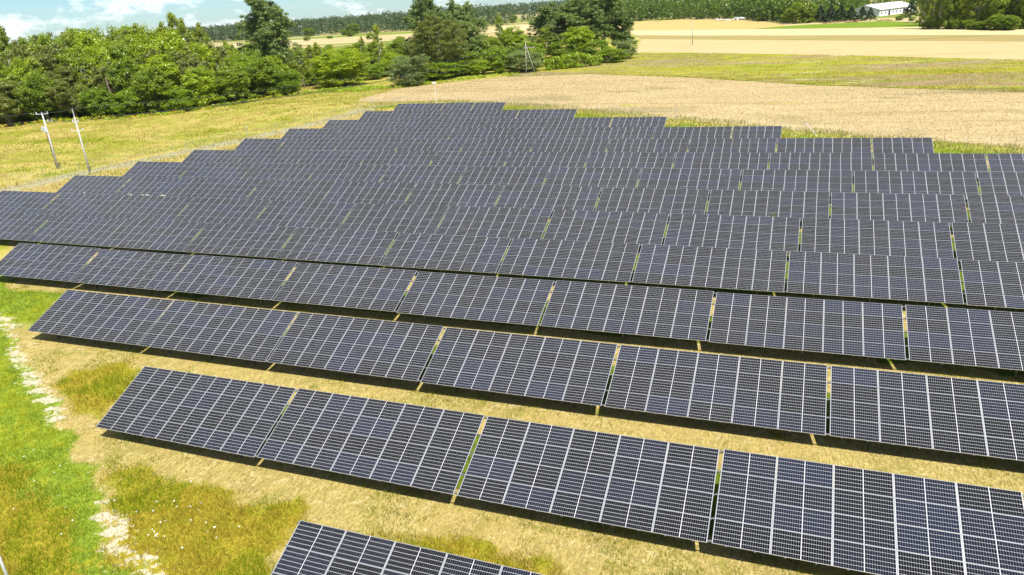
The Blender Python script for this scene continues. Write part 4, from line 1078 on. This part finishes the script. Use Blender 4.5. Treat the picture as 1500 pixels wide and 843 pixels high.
# ================================================================ fences
GREYM = simple('fence_steel', (.36, .38, .36), .55, .5, .1, 4); WHITE = simple('white_paint', (.70, .71, .72), .5, 0, .05, 4)
FENCEW = simple('fence_wire', (.52, .54, .50), .5, .2, .1)
def fence(line, label, braces, gap=2.6, skip=0):
    o = empty('wire_fence', (line[0][0], line[0][1], gzf(*line[0]))); L0 = Vector(o.location)
    L_ = np.array(line, float); seg = np.r_[0, np.cumsum(np.hypot(*np.diff(L_, axis=0).T))]
    def at(s): x = float(np.interp(s, seg, L_[:, 0])); y = float(np.interp(s, seg, L_[:, 1])); return Vector((x, y, gzf(x, y)))-L0
    n = int(seg[-1]/gap); ss = [seg[-1]*i/n for i in range(n+1)]
    mb0 = MB(); mb0.tube([(0, 0, -.4), (0, 0, 2.0)], .02, 6); first = mb0.build('post', GREYM, o); first.location = at(0)
    n_post = min(n, 99)
    for i in range(1, n_post+1):
        c_ = link(first.copy(), o); c_.location = at(ss[i])
    mb = MB()
    for hz in (.08, .35, .65, .95, 1.25, 1.55, 1.85):
        mb.tube([at(s)+Vector((0, 0, hz)) for s in ss], .004, 3, False)
    s = 0
    while s < seg[-1]:
        p = at(s); mb.tube([p+Vector((0, 0, .08)), p+Vector((0, 0, 1.85))], .003, 3, False); s += .45
    mb.build('wire_mesh', FENCEW, o)
    for (bx, by, mt) in braces:
        i = int(np.argmin(np.hypot(*(L_-np.array([bx, by])).T))); k_ = seg[i]
        d_ = np.abs(np.array(ss)-np.interp(0, [0], [0])-0); 
        best = min(np.linspace(0, seg[-1], 600), key=lambda q: (at(q)+L0-Vector((bx, by, 0))).to_2d().length)
        p = at(best); q1 = at(max(0, best-1.9)); q2 = at(min(seg[-1], best+1.9))
        mb = MB(); mb.tube([p+Vector((0, 0, 1.9)), q1], .035 if mt else .025, 5); mb.tube([p+Vector((0, 0, 1.9)), q2], .035 if mt else .025, 5)
        mb.build('brace', WHITE if mt else GREYM, o)
    return tag(o, label, 'fence')
fence(FENCE_L[1:], "wire mesh fence along the dry meadow left of the solar tables", [(-101.5, 101, False), (-95.5, 118, False), (-90.5, 140, False)])
fence(FENCE_B, 'wire mesh fence between the back of the solar tables and the wheat field', [(-53.6, 142.6, False), (-27.7, 131.0, False), (0.8, 114.2, True)])
def post_light(x, y, h, label, head):
    o = empty('fence_lamp', (x, y, gzf(x, y))); mb = MB(); mb.tube([(0, 0, -.3), (0, 0, h)], [.05, .045], 8); mb.build('post', WHITE if head > .3 else GREYM, o)
    mb = MB(); mb.box((0, -.1, h+.08), (head, head*.9, head*.55)); mb.tube([(0, 0, h-.02), (0, 0, h+.05)], .06, 8); mb.build('lamp_head', WHITE, o, bevel=.02)
    return tag(o, label, 'lamp post')
post_light(-77.3, 151.0, 4.4, 'white post with a white head behind the farthest row of tables', .62)
post_light(-97.6, 111.5, 2.2, 'small white box on a fence post by the left meadow', .22)
post_light(-89.6, 144.0, 2.3, 'white box on a fence post left of the farthest row', .26)
post_light(-20.0, 127.2, 2.2, 'tiny white box on the back fence right of the third farthest row', .18)
mb = MB(); mb.tube([(0, 0, -.4), (0, 0, 2.3)], .055, 10); pc = empty('steel_post', (-27.75, 13.45, gzf(-27.75, 13.45))); mb.build('pipe', GREYM, pc, smooth=True)
mb = MB(); mb.tube([(0, 0, 2.3), (0, 0, 2.34)], .062, 10); mb.build('cap', GREYM, pc)
tag(pc, 'grey steel post in the bottom left corner of the photo', 'post')

# ================================================================ power poles and wires
CONC = simple('concrete', (.43, .42, .40), .8, 0, .12, 2.5); WOODP = simple('grey_wood', (.36, .33, .29), .85, 0, .2, 3); CERA = simple('insulator', (.50, .52, .55), .3, 0, .1)
FIT = simple('pale_galvanised_fitting', (.46, .48, .50), .5, .1, .1)
WIREM = simple('wire', (.05, .05, .055), .5, .4, .1)
A = Vector((-116.9, 86.3, gzf(-116.9, 86.3))); Bp = Vector((-106.8, 84.0, gzf(-106.8, 84.0))); Wp = Vector((-78.0, 213.4, gzf(-78.0, 213.4)))
arm = Vector((.93, .36, 0)).normalized()
def arm_rot(): return Matrix.Rotation(math.atan2(arm.y, arm.x), 3, 'Z')
pa = empty('power_pole', A); mb = MB(); mb.tube([(0, 0, -1), (0, 0, 9.1)], [.18, .11], 10); mb.build('shaft', CONC, pa, smooth=True)
def crossarm(root, z, w_, ins=(-1, 1), off=0.0, up=.28):
    mb = MB(); c_ = arm*off; mb.box((c_.x, c_.y, z), (w_, .10, .10), arm_rot()); ca = mb.build('crossarm', FIT, root)
    for s in ins:
        q = arm*(s*w_*.46+off); mb = MB(); mb.tube([(q.x, q.y, z+.05), (q.x, q.y, z+.05+up)], [.10, .07], 7); mb.build('insulator', CERA, ca)
crossarm(pa, 9.12, 2.0, (-1, 0, 1)); crossarm(pa, 7.9, 1.5, (.1, 1), .6)
mb = MB(); mb.box((-.42, -.1, 6.75), (.75, .6, .55)); mb.box((-.1, -.28, 6.3), (.5, .3, .3)); mb.build('switchgear', FIT, pa, bevel=.03)
mb = MB(); mb.tube([(-.26, -.05, 0), (-.24, -.05, 3.5), (-.2, -.05, 6.4)], .045, 6); mb.build('riser_cable', WIREM, pa)
tag(pa, 'concrete power pole with two cross arms and switchgear, left one of two in the meadow', 'power pole')
pb = empty('power_pole', Bp); mb = MB(); mb.tube([(0, 0, -1), (0, 0, 8.9)], [.17, .10], 10); mb.build('shaft', CONC, pb, smooth=True)
mb = MB(); mb.tube([(0, 0, 8.8), (0, 0, 10.2)], [.06, .04], 7); mb.build('tip_rod', CERA, pb)
crossarm(pb, 8.1, .95, (-1, 1), 0, .3); crossarm(pb, 6.75, 2.0, (-1, 1), -.1, .22)
tag(pb, 'concrete power pole with a thin rod on top, right one of two in the meadow', 'power pole')
pw = empty('power_pole', Wp); mb = MB(); mb.tube([(0, 0, -.8), (.35, -.1, 9.0)], [.13, .09], 8); mb.build('pole', WOODP, pw, smooth=True)
mb = MB(); mb.tube([(2.6, 1.0, -.5), (.45, 0, 8.1)], [.11, .08], 8); mb.build('strut', WOODP, pw, smooth=True)
mb = MB(); mb.box((1.3, .35, 7.5), (3.2, .12, .12), arm_rot()); ca = mb.build('crossarm', WOODP, pw)
for s in (-.2, 1.3, 2.7):
    mb = MB(); mb.tube([(s, .1+.35*s*.3, 7.55), (s, .1+.35*s*.3, 7.85)], .06, 6); mb.build('insulator', CERA, ca)
tag(pw, 'grey wooden power pole with a leaning strut at the edge of the wheat field', 'power pole')
def lone_pole(x, y, h, label):
    o = empty('power_pole', (x, y, gzf(x, y))); mb = MB(); mb.tube([(0, 0, -.5), (0, 0, h)], [.17, .12], 8); mb.build('shaft', WOODP, o, smooth=True)
    mb = MB(); mb.box((0, 0, h-.4), (1.3, .1, .1), arm_rot()); ca = mb.build('crossarm', STEEL, o)
    for s in (-.55, .55):
        mb = MB(); q = arm*s; mb.tube([(q.x, q.y, h-.35), (q.x, q.y, h-.1)], .05, 6); mb.build('insulator', CERA, ca)
    return tag(o, label, 'power pole')
lone_pole(-43.5, 318.4, 9.3, 'lone thin power pole standing in the tan fields')
lone_pole(-15.2, 530.0, 9.5, 'distant pale pole at the left end of the dark tree row')
def wire(p, q, sag, label, r_=.04):
    p, q = Vector(p), Vector(q); pts = []
    for i in range(25):
        s = i/24; c_ = p.lerp(q, s); c_.z -= sag*4*s*(1-s); pts.append(c_)
    mb = MB(); mb.tube([c_-pts[0] for c_ in pts], r_, 5); o = mb.build('overhead_wire', WIREM); o.location = pts[0]
    return tag(o, label, 'wire', 'overhead wires between the power poles')
bt = Bp+Vector((0, 0, 10.15)); wt = Wp+Vector((.3, -.1, 9.0))
wire(bt, wt, 2.2, 'topmost overhead wire from the rod of the right concrete pole to the wooden pole')
wire(Bp+Vector((0, 0, 8.45))+arm*.44, Wp+Vector((1.3, .2, 7.85)), 2.3, 'right one of the two lower wires running to the wooden pole')
wire(Bp+Vector((0, 0, 8.45))-arm*.44, Wp+Vector((-.2, .1, 7.85)), 2.6, 'left one of the two lower wires running to the wooden pole')
wire(A+Vector((0, 0, 9.4)), bt, .25, 'short upper wire between the two concrete poles')
wire(A+Vector((.9, .3, 8.2)), Bp+Vector((0, 0, 8.45))-arm*.44, .25, 'short lower wire between the two concrete poles')
Lf = Vector((-215, 106, 9.4))
wire(A+Vector((0, 0, 9.45))-arm*.9, Lf, 2.0, 'upper wire leaving the left concrete pole to the left frame edge')
wire(A+Vector((0, 0, 8.2)), Lf-Vector((0, 0, 1.4)), 2.0, 'lower wire leaving the left concrete pole to the left frame edge')

# ================================================================ white barn and heaps in the distance
rt2 = Vector((.936, .352, 0)); dp2 = Vector((-.352, .936, 0)); th_ = R(40)
d1 = rt2*math.cos(th_)+dp2*math.sin(th_); d2 = -rt2*math.sin(th_)+dp2*math.cos(th_)
bz = gzf(38.2, 494.4); bn = empty('barn', (38.2, 494.4, bz)); bn.rotation_euler = (0, 0, math.atan2(d1.y, d1.x))
BW, BL, EH, RH = 17.5, 44.0, 3.7, 6.3
BWALL = simple('white_cladding', (.70, .72, .76), .6, 0, .04, .6); BROOF = simple('pale_metal_roof', (.76, .76, .76), .5, .1, .05, .5); BDARK = simple('dark_opening', (.03, .035, .04), .3); BTRIM = simple('white_trim', (.8, .8, .8), .5)
mb = MB(); mb.add([(0, 0, -.3), (BL, 0, -.3), (BL, BW, -.3), (0, BW, -.3), (0, 0, EH), (BL, 0, EH), (BL, BW, EH), (0, BW, EH), (0, BW/2, RH), (BL, BW/2, RH)],
    [(0, 1, 5, 4), (2, 3, 7, 6), (3, 0, 4, 8, 7), (1, 2, 6, 9, 5), (0, 3, 2, 1)]); mb.build('wall', BWALL, bn)
for s, (y0, y1) in enumerate(((-.7, BW/2), (BW/2, BW+.7))):
    sl2 = (RH-EH)/(BW/2); za_ = EH-.7*sl2+.06; zt_ = RH+.06
    z0, z1 = (za_, zt_) if s == 0 else (zt_, za_)
    mb = MB(); mb.add([(-.5, y0, z0), (BL+.5, y0, z0), (BL+.5, y1, z1), (-.5, y1, z1), (-.5, y0, z0+.14), (BL+.5, y0, z0+.14), (BL+.5, y1, z1+.14), (-.5, y1, z1+.14)],
        [(4, 5, 6, 7), (0, 3, 2, 1), (0, 1, 5, 4), (2, 3, 7, 6), (0, 4, 7, 3), (1, 2, 6, 5)]); mb.build('roof', BROOF, bn)
for i in range(9):
    x = 2.6+i*4.7
    if i in (2, 6): mb = MB(); mb.box((x, -.03, 1.35), (2.4, .08, 2.7)); mb.build('door', BDARK, bn); continue
    mb = MB(); mb.box((x, -.02, 1.7), (1.5, .06, 1.5)); wf = mb.build('window', BTRIM, bn)
    mb = MB(); mb.box((x, -.06, 1.7), (1.25, .05, 1.25)); mb.build('pane', BDARK, wf)
mb = MB(); mb.box((-.03, BW/2, 1.6), (.08, 3.4, 3.2)); mb.build('gate', simple('grey_gate', (.45, .48, .52), .6), bn)
tag(bn, 'long white barn with a pale metal roof behind the green field', 'barn')
def heap(x, y, n, spread, size, cols, label, cat, name, flat=.6):
    mb = MB(); rgx = random.Random(int(abs(x)*7+n))
    mats = [simple(name+'_tone', c_, .9, 0, .2) for c_ in cols]
    for i in range(n):
        mb.cur = rgx.randrange(len(mats)); s = size*rgx.uniform(.5, 1.2)
        rot = Matrix.Rotation(rgx.uniform(0, 6), 3, 'Z') @ Matrix.Rotation(rgx.uniform(-.4, .4), 3, 'X')
        dx, dy = rgx.gauss(0, spread), rgx.gauss(0, spread*.4)
        mb.box((dx, dy, s*.2+max(0, (1-abs(dx)/spread/1.6))*size*.8*rgx.random()), (s*1.4, s, s*flat), rot)
    o = mb.build(name, mats, None, bevel=size*.08); o.location = (x, y, gzf(x, y)); return tag(o, label, cat)
heap(-46.5, 556, 26, 4.0, 1.9, [(.50, .50, .48), (.36, .38, .34), (.6, .6, .58)], 'heap of pale rubble blocks in front of the wood', 'rubble heap', 'rubble_heap')
heap(-58, 556, 8, 3.2, 1.6, [(.66, .66, .62)], 'flat pale slabs left of the rubble heap', 'slabs', 'slab_pile', .25)
tree('bush', -27, 520, 3.2, 9.5, 'bushlight', 'pale green overgrown mound beside the distant pale pole', 'bush')
for i, (px_, q) in enumerate((('at the left end', (13, 443)), ('in the middle', (24, 441)), ('at the right end', (36, 438)))):
    heap(q[0], q[1], 16, 3.4, .8, [(.30, .13, .08), (.36, .20, .13), (.22, .10, .07)], 'low reddish brick pile %s of the line under the dark spruces' % px_, 'brick pile', 'brick_pile', .5)

hz = bpy.data.materials.new('haze'); hz.use_nodes = True; hz.node_tree.nodes.clear()
ho = hz.node_tree.nodes.new('ShaderNodeOutputMaterial'); hv = hz.node_tree.nodes.new('ShaderNodeVolumePrincipled')
hv.inputs['Color'].default_value = (.80, .90, 1.0, 1); hv.inputs['Density'].default_value = .000035; hv.inputs['Anisotropy'].default_value = .2
hz.node_tree.links.new(hv.outputs[0], ho.inputs['Volume'])
mb = MB(); mb.box((0, 900, 21), (5200, 4000, 46)); tag(mb.build('haze', hz), kind='stuff')

# prototypes were moved into place as the first of each kind; drop any that were not used
for o in [q for q in scene.objects if q.location.z < -150 and q.parent is None and q.type == 'EMPTY']:
    for ch in list(o.children_recursive): bpy.data.objects.remove(ch)
    bpy.data.objects.remove(o)
